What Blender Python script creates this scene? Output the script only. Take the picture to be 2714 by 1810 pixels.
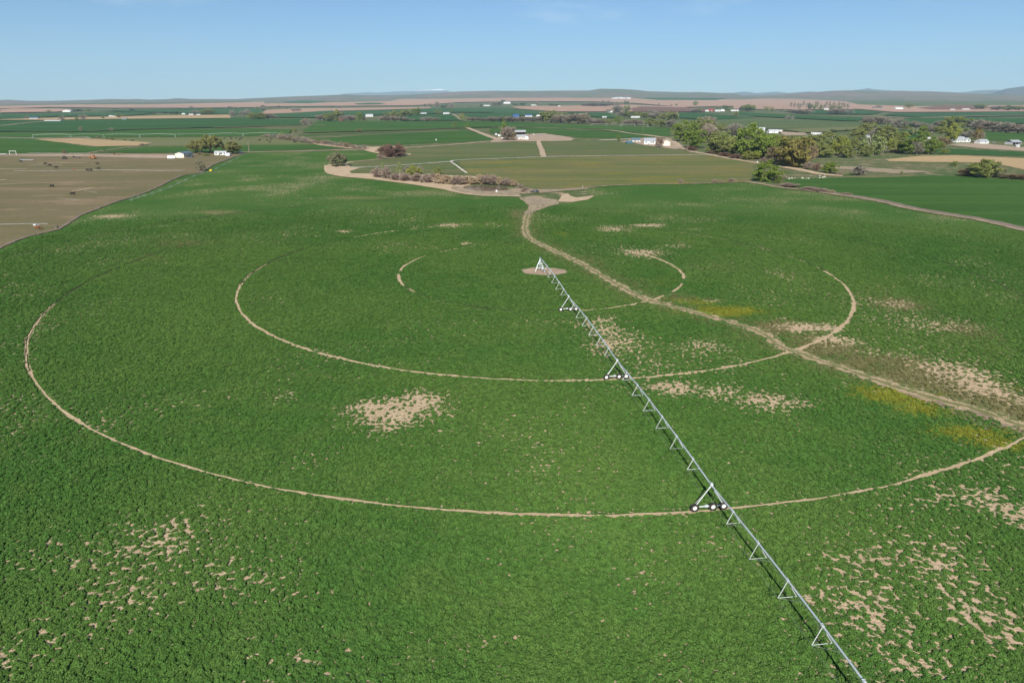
import bpy, bmesh, math, random
import numpy as np
from mathutils import Vector, Matrix
from mathutils.geometry import delaunay_2d_cdt

for _o in list(bpy.data.objects):
    bpy.data.objects.remove(_o)
random.seed(7)
RNG = np.random.default_rng(11)
R = math.radians
SC = bpy.context.scene
COL = SC.collection

# ------------------------------------------------------------------ camera, sky, sun, exposure
CAM_H, PITCH, FPX = 50.0, R(19.4), 1809.0
cam_data = bpy.data.cameras.new('camera')
cam = bpy.data.objects.new('camera', cam_data)
COL.objects.link(cam)
cam.location = (0, 0, CAM_H)
cam.rotation_euler = (R(90) - PITCH, 0, 0)
cam_data.sensor_width = 36.0
cam_data.lens = 36.0 * FPX / 2714.0
cam_data.clip_start = 0.5
cam_data.clip_end = 80000
SC.camera = cam

SUN_EL, SUN_AZ = R(35), R(9)          # shadows fall away from the camera, a little to the right
world = bpy.data.worlds.new('World')
SC.world = world
world.use_nodes = True
wn, wl = world.node_tree.nodes, world.node_tree.links
wn.clear()
w_out = wn.new('ShaderNodeOutputWorld')
w_bg = wn.new('ShaderNodeBackground')
w_sky = wn.new('ShaderNodeTexSky')
w_sky.sky_type = 'NISHITA'
w_sky.sun_disc = False
w_sky.sun_elevation = SUN_EL
w_sky.sun_rotation = R(180) + SUN_AZ
w_sky.altitude = 700
w_sky.air_density = 1.0
w_sky.dust_density = 0.0
w_sky.ozone_density = 10.0
w_bg.inputs['Strength'].default_value = 0.053
# a trace of thin high cloud
w_tc = wn.new('ShaderNodeTexCoord'); w_mp = wn.new('ShaderNodeMapping'); w_mp.inputs['Scale'].default_value = (2.0, 2.0, 9.0)
w_ns = wn.new('ShaderNodeTexNoise'); w_ns.inputs['Scale'].default_value = 2.3; w_ns.inputs['Detail'].default_value = 6; w_ns.inputs['Roughness'].default_value = .6
w_mr = wn.new('ShaderNodeMapRange'); w_mr.interpolation_type = 'SMOOTHSTEP'; w_mr.inputs[1].default_value = .58; w_mr.inputs[2].default_value = .80; w_mr.inputs[4].default_value = .22
w_mx = wn.new('ShaderNodeMix'); w_mx.data_type = 'RGBA'; w_mx.inputs[7].default_value = (10.5, 11.0, 11.5, 1)
wl.new(w_tc.outputs['Generated'], w_mp.inputs[0]); wl.new(w_mp.outputs[0], w_ns.inputs['Vector']); wl.new(w_ns.outputs[0], w_mr.inputs[0])
wl.new(w_mr.outputs[0], w_mx.inputs[0]); wl.new(w_sky.outputs[0], w_mx.inputs[6]); wl.new(w_mx.outputs[2], w_bg.inputs[0])
wl.new(w_bg.outputs[0], w_out.inputs[0])

sun_data = bpy.data.lights.new('sun', 'SUN')
sun_data.energy = 5.0
sun_data.angle = R(0.53)
sun_data.color = (1.0, 0.95, 0.87)
sun = bpy.data.objects.new('sun', sun_data)
COL.objects.link(sun)
sun_dir = Vector((math.sin(SUN_AZ) * math.cos(SUN_EL), math.cos(SUN_AZ) * math.cos(SUN_EL), -math.sin(SUN_EL)))
sun.rotation_euler = sun_dir.to_track_quat('-Z', 'Y').to_euler()
sun.location = (-40, -200, 150)

SC.view_settings.view_transform = 'Standard'
SC.view_settings.look = 'None'
SC.view_settings.exposure = 0.82
SC.view_settings.gamma = 1.0
SC.view_settings.use_curve_mapping = False
SC.render.engine = 'CYCLES'
SC.cycles.use_denoising = True
SC.cycles.max_bounces = 5
SC.cycles.volume_bounces = 0
SC.cycles.transparent_max_bounces = 8
SC.cycles.sample_clamp_indirect = 4.0

# ------------------------------------------------------------------ lie of the land
def vnoise(x, y, seed=0):
    x = np.asarray(x, float); y = np.asarray(y, float)
    xi = np.floor(x).astype(np.int64); yi = np.floor(y).astype(np.int64)
    xf = x - xi; yf = y - yi
    xf = xf * xf * (3 - 2 * xf); yf = yf * yf * (3 - 2 * yf)
    def h(a, b):
        n = (a * 374761393 + b * 668265263 + seed * 974711) & 0x7fffffff
        n = ((n ^ (n >> 13)) * 1274126177) & 0x7fffffff
        return ((n ^ (n >> 16)) & 0xffff) / 65535.0
    return (h(xi, yi) * (1 - xf) + h(xi + 1, yi) * xf) * (1 - yf) + (h(xi, yi + 1) * (1 - xf) + h(xi + 1, yi + 1) * xf) * yf

def fbm(x, y, seed=0, octv=4):
    s = 0.0; a = 0.5; t = 0.0
    for k in range(octv):
        s = s + a * vnoise(x * 2 ** k, y * 2 ** k, seed + k * 17); t += a; a *= 0.5
    return s / t

def terrain(x, y):
    """height of the ground in metres: nearly flat farmland, gentle swells, a bench rising to the hills"""
    x = np.asarray(x, float); y = np.asarray(y, float)
    r = np.sqrt(x * x + y * y)
    az = np.arctan2(x, np.maximum(y, 1.0))
    swell = (vnoise(x / 130.0 + 5.3, y / 130.0 + 1.7, 3) - 0.5) * 2.6
    fade = np.clip((r - 60) / 140, 0, 1) * np.clip((900 - r) / 500, 0, 1)
    left = np.clip((-x - 60) / 160, 0, 1)
    z = swell * fade * (0.25 + 0.75 * left)
    t = np.clip((r - 2400) / 6200, 0, 1)
    hb = np.interp(az, [-0.8, -0.62, -0.25, 0.0, 0.2, 0.45, 0.8], [22, 26, 62, 92, 92, 72, 66])
    z = z + hb * t ** 1.5
    return z

CP, SP = math.cos(PITCH), math.sin(PITCH)
FRAMES = {'P': (0, 0, 1.0), 'V': (0, 0, 1.1544), 'A': (0, 200, .29775), 'B': (650, 200, .29775), 'C': (1300, 200, .29775),
          'D': (1950, 200, .32497), 'E': (0, 360, .29775), 'F': (750, 340, .29775), 'G': (1350, 340, .29775),
          'H': (1950, 380, .32497), 'J': (430, 350, .10634), 'K': (1300, 330, .06806), 'L': (1620, 340, .07656),
          'M': (2490, 330, .09528), 'N': (1780, 290, .17014), 'O': (2150, 290, .1744)}

T_MARCH = np.geomspace(20.0, 26000.0, 400)
def spot(fr, u, v):
    """place on the ground of a surveyed point: returns x, y, z and metres per unit of that survey frame there"""
    ox, oy, k = FRAMES[fr]
    cx = (ox + u * k - 1357.0) / FPX
    cy = (905.0 - (oy + v * k)) / FPX
    d = np.array([cx, CP + cy * SP, -SP + cy * CP])
    ts = T_MARCH
    for _ in range(4):
        under = CAM_H + d[2] * ts < terrain(d[0] * ts, d[1] * ts)
        i = int(np.argmax(under)) if under.any() else len(ts) - 1
        i = max(i, 1)
        ts = np.linspace(ts[i - 1], ts[i], 24)
    lo = float(ts[0])
    x, y = d[0] * lo, d[1] * lo
    return x, y, float(terrain(x, y)), lo / FPX * k

def line(fr, *uv):
    return [spot(fr, uv[i], uv[i + 1])[:2] for i in range(0, len(uv), 2)]

# ------------------------------------------------------------------ materials
MATS = {}
def srgb(*c):
    return tuple(((v / 255.0) / 12.92 if v / 255.0 <= .04045 else ((v / 255.0 + .055) / 1.055) ** 2.4) for v in c)

class NT:
    def __init__(self, name):
        self.m = bpy.data.materials.new(name); self.m.use_nodes = True
        self.t = self.m.node_tree; self.t.nodes.clear()
        self.out = self.t.nodes.new('ShaderNodeOutputMaterial')
        g = self.t.nodes.new('ShaderNodeNewGeometry'); self.pos = g.outputs['Position']; self.geo = g
    def n(self, typ, **kw):
        nd = self.t.nodes.new(typ)
        for k, v in kw.items():
            setattr(nd, k, v)
        return nd
    def link(self, a, b):
        self.t.links.new(a, b)
    def put(self, sock, v):
        if hasattr(v, 'is_linked'):
            self.link(v, sock)
        else:
            sock.default_value = v
    def noise(self, scale, detail=3, rough=.55, vec=None, stretch=None, rot=0.0):
        nd = self.n('ShaderNodeTexNoise')
        v = vec if vec is not None else self.pos
        if stretch or rot:
            mp = self.n('ShaderNodeMapping'); mp.inputs['Scale'].default_value = stretch or (1, 1, 1)
            mp.inputs['Rotation'].default_value = (0, 0, rot)
            self.link(v, mp.inputs[0]); v = mp.outputs[0]
        self.link(v, nd.inputs['Vector'])
        nd.inputs['Scale'].default_value = scale; nd.inputs['Detail'].default_value = detail
        nd.inputs['Roughness'].default_value = rough
        return nd.outputs[0]
    def step(self, v, a, b):
        nd = self.n('ShaderNodeMapRange'); nd.interpolation_type = 'SMOOTHSTEP'
        self.put(nd.inputs[0], v); self.put(nd.inputs[1], a); self.put(nd.inputs[2], b)
        return nd.outputs[0]
    def math(self, op, a, b=0.0, c=0.0):
        nd = self.n('ShaderNodeMath', operation=op)
        self.put(nd.inputs[0], a); self.put(nd.inputs[1], b); self.put(nd.inputs[2], c)
        return nd.outputs[0]
    def mix(self, f, a, b):
        nd = self.n('ShaderNodeMix'); nd.data_type = 'RGBA'
        self.put(nd.inputs[0], f)
        for s, v in ((nd.inputs[6], a), (nd.inputs[7], b)):
            if isinstance(v, tuple):
                s.default_value = (*v[:3], 1)
            else:
                self.link(v, s)
        return nd.outputs[2]
    def attr(self, name):
        nd = self.n('ShaderNodeAttribute'); nd.attribute_name = name
        return nd.outputs['Fac']
    def bump(self, h, strength, dist):
        nd = self.n('ShaderNodeBump'); nd.inputs['Strength'].default_value = strength; nd.inputs['Distance'].default_value = dist
        self.link(h, nd.inputs['Height']); return nd.outputs[0]
    def principled(self, color, rough=.9, spec=.2, metal=0.0, normal=None):
        p = self.n('ShaderNodeBsdfPrincipled')
        if isinstance(color, tuple):
            p.inputs['Base Color'].default_value = (*color[:3], 1)
        else:
            self.link(color, p.inputs['Base Color'])
        self.put(p.inputs['Roughness'], rough)
        p.inputs['Specular IOR Level'].default_value = spec; p.inputs['Metallic'].default_value = metal
        if normal is not None:
            self.link(normal, p.inputs['Normal'])
        self.link(p.outputs[0], self.out.inputs[0])
        return p

def paint(name, col, rough=.6, spec=.4, metal=0.0, wear=.12, scale=1.5):
    if name in MATS:
        return MATS[name]
    t = NT(name)
    n = t.noise(scale, 4)
    c = t.mix(t.step(n, .35, .7), tuple(v * (1 - wear) for v in col), tuple(min(1, v * (1 + wear * .5)) for v in col))
    t.principled(c, rough, spec, metal)
    MATS[name] = t.m
    return t.m

def corrugated(name, col, rough=.45, metal=.3):
    if name in MATS:
        return MATS[name]
    t = NT(name)
    tc = t.n('ShaderNodeTexCoord')
    w = t.n('ShaderNodeTexWave'); w.inputs['Scale'].default_value = 1.2
    t.link(tc.outputs['Object'], w.inputs[0])
    n = t.noise(.6, 4)
    c = t.mix(t.step(n, .4, .75), tuple(v * .85 for v in col), tuple(min(1, v * 1.08) for v in col))
    t.principled(c, rough, .4, metal, t.bump(w.outputs[0], .4, .05))
    MATS[name] = t.m
    return t.m

def field_mat(name, c1, c2, soil=(.42, .31, .20), bare=.0, rows=0.0, rdir=0.0, big=.012, fine=.35, c3=None):
    """a field: two tones of growth in broad blotches, grain, faint drill rows, patches of bare soil"""
    if name in MATS:
        return MATS[name]
    t = NT(name)
    a = t.noise(big, 5, .6, stretch=(.35, 1, 1), rot=rdir)
    f = t.noise(fine, 3, .65)
    c = t.mix(t.step(a, .38, .64), c1, c2)
    if c3 is not None:
        b = t.noise(big * 2.7, 4, .6, stretch=(.3, 1, 1), rot=rdir)
        c = t.mix(t.step(b, .52, .68), c, c3)
    c = t.mix(t.math('MULTIPLY', t.step(f, .3, .72), .35), c, tuple(v * .55 for v in c1))
    if rows:
        s = t.noise(rows, 2, .5, stretch=(.02, 1, 1), rot=rdir)
        c = t.mix(t.math('MULTIPLY', t.step(s, .42, .66), .4), c, tuple(v * 1.25 for v in c2))
    if bare:
        s = t.noise(big * 6, 6, .65, stretch=(.5, 1, 1), rot=rdir)
        c = t.mix(t.step(s, .72 - .3 * bare, .80 - .3 * bare), c, soil)
    t.principled(c, 1.0, .02, 0, t.bump(f, .4, .25))
    MATS[name] = t.m
    return t.m

def soil_mat(name, c1, c2, weed=None, amount=.0, scale=.12, fine=1.3):
    if name in MATS:
        return MATS[name]
    t = NT(name)
    a = t.noise(scale, 5, .6); f = t.noise(fine, 4, .65)
    c = t.mix(t.step(a, .35, .68), c1, c2)
    c = t.mix(t.math('MULTIPLY', t.step(f, .35, .7), .4), c, tuple(v * .62 for v in c1))
    if weed:
        g = t.noise(scale * 3.4, 6, .7)
        c = t.mix(t.step(g, .7 - .35 * amount, .78 - .35 * amount), c, weed)
    t.principled(c, .95, .1, 0, t.bump(f, .7, .12))
    MATS[name] = t.m
    return t.m

def leaf_mat(name, c1, c2, trans=.25):
    if name in MATS:
        return MATS[name]
    t = NT(name)
    oi = t.n('ShaderNodeObjectInfo')
    f = t.noise(.55, 3)
    k = t.math('ADD', t.math('MULTIPLY', oi.outputs['Random'], .45), t.math('MULTIPLY', t.step(f, .3, .7), .55))
    c = t.mix(k, c1, c2)
    d = t.n('ShaderNodeBsdfDiffuse'); tr = t.n('ShaderNodeBsdfTranslucent'); mx = t.n('ShaderNodeMixShader')
    t.link(c, d.inputs[0]); t.link(c, tr.inputs[0]); mx.inputs[0].default_value = trans
    t.link(d.outputs[0], mx.inputs[1]); t.link(tr.outputs[0], mx.inputs[2]); t.link(mx.outputs[0], t.out.inputs[0])
    MATS[name] = t.m
    return t.m

# ------------------------------------------------------------------ object helpers
def tag(o, label=None, cat=None, group=None, kind=None):
    if label: o['label'] = label
    if cat: o['category'] = cat
    if group: o['group'] = group
    if kind: o['kind'] = kind
    return o

def empty(name, loc, rz=0.0):
    o = bpy.data.objects.new(name, None); COL.objects.link(o)
    o.location = loc; o.rotation_euler = (0, 0, rz); o.empty_display_size = .5
    return o

def mesh_obj(name, verts, faces, mat, parent=None, smooth=False, mats=None, mi=None):
    me = bpy.data.meshes.new(name)
    me.from_pydata([tuple(v) for v in verts], [], faces)
    for m in (mats or [mat]):
        me.materials.append(m)
    if mi is not None:
        me.polygons.foreach_set('material_index', mi)
    if smooth:
        me.polygons.foreach_set('use_smooth', [True] * len(me.polygons))
    me.update()
    o = bpy.data.objects.new(name, me); COL.objects.link(o)
    if parent: o.parent = parent
    return o

class MB:
    """collects simple shapes into one mesh"""
    def __init__(self):
        self.v, self.f, self.mi, self.cur = [], [], [], 0
    def add(self, vs, fs):
        b = len(self.v); self.v += [tuple(p) for p in vs]
        for f in fs:
            self.f.append([i + b for i in f]); self.mi.append(self.cur)
    def box(self, x0, x1, y0, y1, z0, z1):
        vs = [(x, y, z) for z in (z0, z1) for y in (y0, y1) for x in (x0, x1)]
        self.add(vs, [(0, 2, 3, 1), (4, 5, 7, 6), (0, 1, 5, 4), (2, 6, 7, 3), (0, 4, 6, 2), (1, 3, 7, 5)])
    def prism(self, pts, axis, a, b):
        """pts: 2-D outline, extruded along axis ('x': pts are (y,z), 'y': pts are (x,z))"""
        n = len(pts)
        mk = (lambda p, t: (t, p[0], p[1])) if axis == 'x' else (lambda p, t: (p[0], t, p[1]))
        vs = [mk(p, a) for p in pts] + [mk(p, b) for p in pts]
        fs = [tuple(range(n))[::-1], tuple(range(n, 2 * n))]
        fs += [(i, (i + 1) % n, (i + 1) % n + n, i + n) for i in range(n)]
        self.add(vs, fs)
    def tube(self, p, q, r0, r1=None, n=6):
        p, q = Vector(p), Vector(q); r1 = r0 if r1 is None else r1
        d = (q - p).normalized(); a = d.orthogonal().normalized(); b = d.cross(a)
        vs = []
        for c, r in ((p, r0), (q, r1)):
            for i in range(n):
                t = 2 * math.pi * i / n
                vs.append(c + a * (r * math.cos(t)) + b * (r * math.sin(t)))
        fs = [(i, (i + 1) % n, (i + 1) % n + n, i + n) for i in range(n)]
        fs += [tuple(range(n))[::-1], tuple(range(n, 2 * n))]
        self.add(vs, fs)
    def ring(self, c, axis, r_out, r_in, w, n=16):
        c, ax = Vector(c), Vector(axis).normalized(); a = ax.orthogonal().normalized(); b = ax.cross(a)
        vs, fs = [], []
        prof = [(r_in, -w), (r_out * .97, -w), (r_out, 0), (r_out * .97, w), (r_in, w)]
        for i in range(n):
            t = 2 * math.pi * i / n; e = a * math.cos(t) + b * math.sin(t)
            vs += [c + e * r + ax * h for r, h in prof]
        m = len(prof)
        for i in range(n):
            for j in range(m):
                k = (j + 1) % m; i2 = (i + 1) % n
                fs.append((i * m + j, i * m + k, i2 * m + k, i2 * m + j))
        self.add(vs, fs)
    def ball(self, c, rx, ry, rz, nu=8, nv=6):
        vs, fs = [], []
        for j in range(nv + 1):
            p = math.pi * j / nv
            for i in range(nu):
                t = 2 * math.pi * i / nu
                vs.append((c[0] + rx * math.sin(p) * math.cos(t), c[1] + ry * math.sin(p) * math.sin(t), c[2] + rz * math.cos(p)))
        for j in range(nv):
            for i in range(nu):
                k = (i + 1) % nu
                fs.append((j * nu + i, (j + 1) * nu + i, (j + 1) * nu + k, j * nu + k))
        self.add(vs, fs)
    def build(self, name, mat, parent=None, smooth=False):
        mats = mat if isinstance(mat, list) else [mat]
        return mesh_obj(name, self.v, self.f, None, parent, smooth, mats, self.mi)

def copy_tree(o, parent=None):
    c = o.copy(); COL.objects.link(c); c.parent = parent
    for ch in list(o.children):
        copy_tree(ch, c)
    return c

def lift(x, y, layer):
    r = np.sqrt(np.asarray(x) ** 2 + np.asarray(y) ** 2)
    return terrain(x, y) + (0.03 + 0.02 * layer) * (0.6 + r / 260.0)

def drape(name, poly, mat, layer, label, jitter=.0, cell=None, kind='structure', cat=None):
    """a sheet of ground cover laid over the land"""
    P = [Vector((p[0], p[1])) for p in poly]
    cx = sum(p.x for p in P) / len(P); cy = sum(p.y for p in P) / len(P)
    r = math.hypot(cx, cy)
    seg = max(2.0, r * .012)
    pts = []
    for i, p in enumerate(P):
        q = P[(i + 1) % len(P)]; d = (q - p).length; k = max(1, min(60, int(d / seg)))
        nrm = Vector((-(q - p).y, (q - p).x)); nrm = nrm / (nrm.length + 1e-6)
        for j in range(k):
            w = p.lerp(q, j / k)
            if j and jitter:
                w = w + nrm * ((float(fbm(w.x / (seg * 2.2), w.y / (seg * 2.2), 5, 3)) - .5) * 2 * jitter)
            pts.append(w)
    n_ = len(pts)
    res = delaunay_2d_cdt([Vector((p.x - cx, p.y - cy)) for p in pts], [(i, (i + 1) % n_) for i in range(n_)], [list(range(n_))], 1, 1e-5)
    bm = bmesh.new()
    vs = [bm.verts.new((v.x + cx, v.y + cy, 0)) for v in res[0]]
    for tri in res[2]:
        try:
            bm.faces.new([vs[i] for i in tri])
        except ValueError:
            pass
    xs = [p.x for p in pts]; ys = [p.y for p in pts]
    c = cell or max(9.0, r * .05)
    c = cell if cell else max(c, (max(xs) - min(xs)) / 70, (max(ys) - min(ys)) / 70)
    for axis, lo, hi in ((0, min(xs), max(xs)), (1, min(ys), max(ys))):
        k = math.floor(lo / c) + 1
        while k * c < hi:
            co = [0, 0, 0]; co[axis] = k * c; no = [0, 0, 0]; no[axis] = 1
            bmesh.ops.bisect_plane(bm, geom=bm.verts[:] + bm.edges[:] + bm.faces[:], plane_co=co, plane_no=no)
            k += 1
    bmesh.ops.recalc_face_normals(bm, faces=bm.faces[:])
    bm.faces.ensure_lookup_table()
    if sum(g.normal.z * g.calc_area() for g in bm.faces) < 0:
        bmesh.ops.reverse_faces(bm, faces=bm.faces[:])
    X = np.array([v.co.x for v in bm.verts]); Y = np.array([v.co.y for v in bm.verts])
    Z = lift(X, Y, layer)
    for v, z in zip(bm.verts, Z):
        v.co.z = z
    me = bpy.data.meshes.new(name); bm.to_mesh(me); bm.free(); me.materials.append(mat)
    o = bpy.data.objects.new(name, me); COL.objects.link(o)
    return tag(o, label, cat, kind=kind)

def resample(pl, step):
    out = [Vector(pl[0])]
    # smooth the corners of a surveyed line first
    P = [Vector(p) for p in pl]
    Q = []
    for i in range(len(P) - 1):
        p0 = P[max(i - 1, 0)]; p1 = P[i]; p2 = P[i + 1]; p3 = P[min(i + 2, len(P) - 1)]
        n = max(2, min(60, int((p2 - p1).length / step)))
        for k in range(n):
            t = k / n
            Q.append(.5 * ((2 * p1) + (p2 - p0) * t + (2 * p0 - 5 * p1 + 4 * p2 - p3) * t * t + (3 * p1 - p0 - 3 * p2 + p3) * t ** 3))
    Q.append(P[-1])
    return Q

def ribbon(name, pl, width, mat, layer, label, rag=.15, step=None, crown=0.0, seed=0, cross=3, kind='structure'):
    """a road, path or bank following a line, with ragged edges"""
    r = min(math.hypot(*p) for p in pl)
    Q = resample(pl, step or max(1.0, r * .008))
    vs, fs = [], []
    n = cross
    s = 0.0
    for i, p in enumerate(Q):
        a = Q[max(i - 1, 0)]; b = Q[min(i + 1, len(Q) - 1)]
        d = (b - a); d = d / (d.length + 1e-9); nn = Vector((-d.y, d.x))
        if i: s += (p - Q[i - 1]).length
        w = width(s) if callable(width) else width
        wl_ = w * .5 * (1 + rag * 2 * (float(fbm(s / max(w, .5) * 1.5, seed, 21 + seed, 4)) - .5) * 2)
        wr_ = w * .5 * (1 + rag * 2 * (float(fbm(s / max(w, .5) * 1.5, seed + 40, 22 + seed, 4)) - .5) * 2)
        for j in range(n):
            t = j / (n - 1)
            e = p + nn * (wl_ * (1 - t) - wr_ * t)
            z = float(lift(e.x, e.y, layer)) + crown * math.sin(math.pi * t)
            vs.append((e.x, e.y, z))
    for i in range(len(Q) - 1):
        for j in range(n - 1):
            a = i * n + j
            fs.append((a, a + n, a + n + 1, a + 1)[::-1] if False else (a, a + 1, a + n + 1, a + n)[::-1])
    o = mesh_obj(name, vs, fs, mat)
    return tag(o, label, kind=kind)

# ------------------------------------------------------------------ the land
SOIL = (.385, .29, .185)
SOIL_D = (.28, .205, .13)
M_range = field_mat('rangeland', (0.077, 0.104, 0.041), (0.144, 0.135, 0.072), c3=(0.063, 0.108, 0.036), big=.008, fine=.08, bare=.15, soil=(0.270, 0.198, 0.135))
M_pasture = field_mat('grazed_pasture', (0.163, 0.133, 0.076), (0.125, 0.118, 0.057), c3=(0.228, 0.171, 0.103), big=.02, fine=.5)
M_green = field_mat('green_crop', (0.037, 0.087, 0.019), (0.052, 0.107, 0.025), big=.01, fine=.2, rows=.12)
M_green_dark = field_mat('dark_green_crop', (0.028, 0.075, 0.023), (0.039, 0.092, 0.027), big=.006, fine=.1, rows=.08)
M_green_far = field_mat('distant_green_crop', (0.032, 0.080, 0.029), (0.050, 0.098, 0.035), big=.003, fine=.03, rows=.03)
M_olive = field_mat('olive_hayfield', (0.081, 0.112, 0.039), (0.120, 0.120, 0.057), c3=(0.061, 0.112, 0.032), big=.018, fine=.3, rows=.16, rdir=.05)
M_weedy = field_mat('weedy_hayfield', (0.095, 0.119, 0.040), (0.142, 0.131, 0.057), c3=(0.180, 0.157, 0.027), big=.022, fine=.3, rows=.14, rdir=-.1)
M_meadow = field_mat('rough_meadow', (0.072, 0.106, 0.038), (0.140, 0.132, 0.072), c3=(0.051, 0.102, 0.025), big=.03, fine=.3, bare=.55, soil=(0.306, 0.230, 0.153))
M_lightgreen = field_mat('pale_green_pasture', (0.072, 0.109, 0.043), (0.098, 0.119, 0.053), big=.006, fine=.1, rows=.05)
M_oliveg = field_mat('olive_pasture', (0.142, 0.147, 0.071), (0.114, 0.142, 0.052), big=.008, fine=.2)
M_pink = field_mat('bare_ploughland', (0.344, 0.219, 0.159), (0.310, 0.202, 0.142), big=.002, fine=.03, rows=.012, c3=(0.361, 0.249, 0.181))
M_maroon = field_mat('dark_ploughland', (.15, .085, .065), (.18, .10, .075), big=.003, fine=.05)
M_tanfield = field_mat('stubble_field', (0.361, 0.267, 0.146), (0.310, 0.228, 0.129), big=.012, fine=.2, rows=.06)
M_sand = soil_mat('sandy_soil', SOIL, (0.454, 0.353, 0.239), weed=(.22, .17, .11), amount=.32, scale=.16)
M_path = soil_mat('sandy_path', (.33, .245, .155), (.43, .33, .215), weed=(.15, .15, .06), amount=.55, scale=.7, fine=2.4)
M_lane = soil_mat('dirt_lane', (0.353, 0.269, 0.181), (0.420, 0.328, 0.227), weed=(0.143, 0.143, 0.067), amount=.2, scale=.08)
M_bank = soil_mat('dry_ditch_bank', (0.255, 0.200, 0.140), (0.323, 0.255, 0.170), weed=(0.111, 0.128, 0.051), amount=.45, scale=.12)
M_ditch = soil_mat('weedy_ditch', (0.170, 0.132, 0.106), (0.230, 0.178, 0.140), weed=(0.093, 0.102, 0.051), amount=.35, scale=.3)
M_brush = soil_mat('dead_weeds', (0.211, 0.154, 0.114), (0.273, 0.207, 0.145), weed=(0.114, 0.132, 0.044), amount=.3, scale=.35)
M_track = soil_mat('wheel_rut_soil', (0.370, 0.277, 0.168), (0.454, 0.353, 0.227), weed=(0.101, 0.118, 0.042), amount=.3, scale=.6)
M_rut_shade = soil_mat('shaded_rut_soil', (.035, .045, .018), (.05, .06, .022), scale=.5)  # rut colour darkened to stand for the shade of the crop overhead
M_conc = paint('ditch_concrete', (.62, .58, .50), .85, .2, wear=.25, scale=.3)
M_gravel = soil_mat('gravel_drive', (0.450, 0.405, 0.333), (0.540, 0.486, 0.405), scale=.3)
M_yard = soil_mat('farmyard_soil', (0.306, 0.230, 0.162), (0.374, 0.289, 0.212), weed=(0.102, 0.128, 0.051), amount=.3, scale=.08)

# base sheet of rangeland, out to the foot of the hills
def polar_sheet(name, r_list, az_list, zf, mat, label, kind='structure'):
    vs, fs = [], []
    na = len(az_list)
    for r in r_list:
        for a in az_list:
            x, y = r * math.sin(a), r * math.cos(a)
            vs.append((x, y, zf(x, y)))
    for i in range(len(r_list) - 1):
        for j in range(na - 1):
            p = i * na + j
            fs.append((p, p + 1, p + na + 1, p + na)[::-1])
    o = mesh_obj(name, vs, fs, mat, smooth=True)
    return tag(o, label, kind=kind)

azs = np.linspace(-1.35, 1.35, 181)
polar_sheet('ground', [12 * 1.028 ** k for k in range(247)], azs, lambda x, y: float(terrain(x, y)) - .05 - .0006 * math.hypot(x, y), M_range,
            'wide flat farmland and rangeland reaching to the hills')

# ---- the irrigated alfalfa field the camera hovers over
PX, PY, PZ, _ = spot('P', 1431, 718)
PIV = Vector((PX, PY))
RINGS = [.872 * CAM_H, 1.770 * CAM_H, 2.660 * CAM_H, 3.555 * CAM_H]
PATH_V = [(1232, 452), (1222, 475), (1209, 500), (1205, 525), (1213, 545), (1258, 570), (1320, 598), (1372, 627), (1420, 655), (1476, 683),
          (1530, 701), (1600, 719), (1700, 746), (1752, 767), (1790, 795), (1850, 816), (1950, 851), (2050, 886), (2150, 917), (2250, 943),
          (2351, 980), (2480, 1024), (2700, 1090)]
PATH = [spot('V', *p)[:2] for p in PATH_V]
FIELD_EDGE_L = line('E', -900, 1420, -400, 1170, 0, 1010, 130, 950, 250, 905, 500, 845, 600, 790, 720, 715, 860, 660, 1020, 600, 1270, 520, 1400, 465,
                    1530, 400, 1650, 355, 1790, 335, 1850, 300, 1900, 265, 2100, 190, 2180, 160)
FIELD_EDGE_R = line('H', 120, 325, 370, 365, 800, 420, 1200, 490, 1500, 560, 2000, 640, 2351, 720, 2900, 850, 3600, 1010)

def ell(fr, u, v, ru, rv, s):
    x, y, z, m = spot(fr, u, v)
    _, y1, _, _ = spot(fr, u, v - rv); _, y0, _, _ = spot(fr, u, v + rv)
    return x, y, ru * m, max(1.5, (y1 - y0) * .5), s

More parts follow.
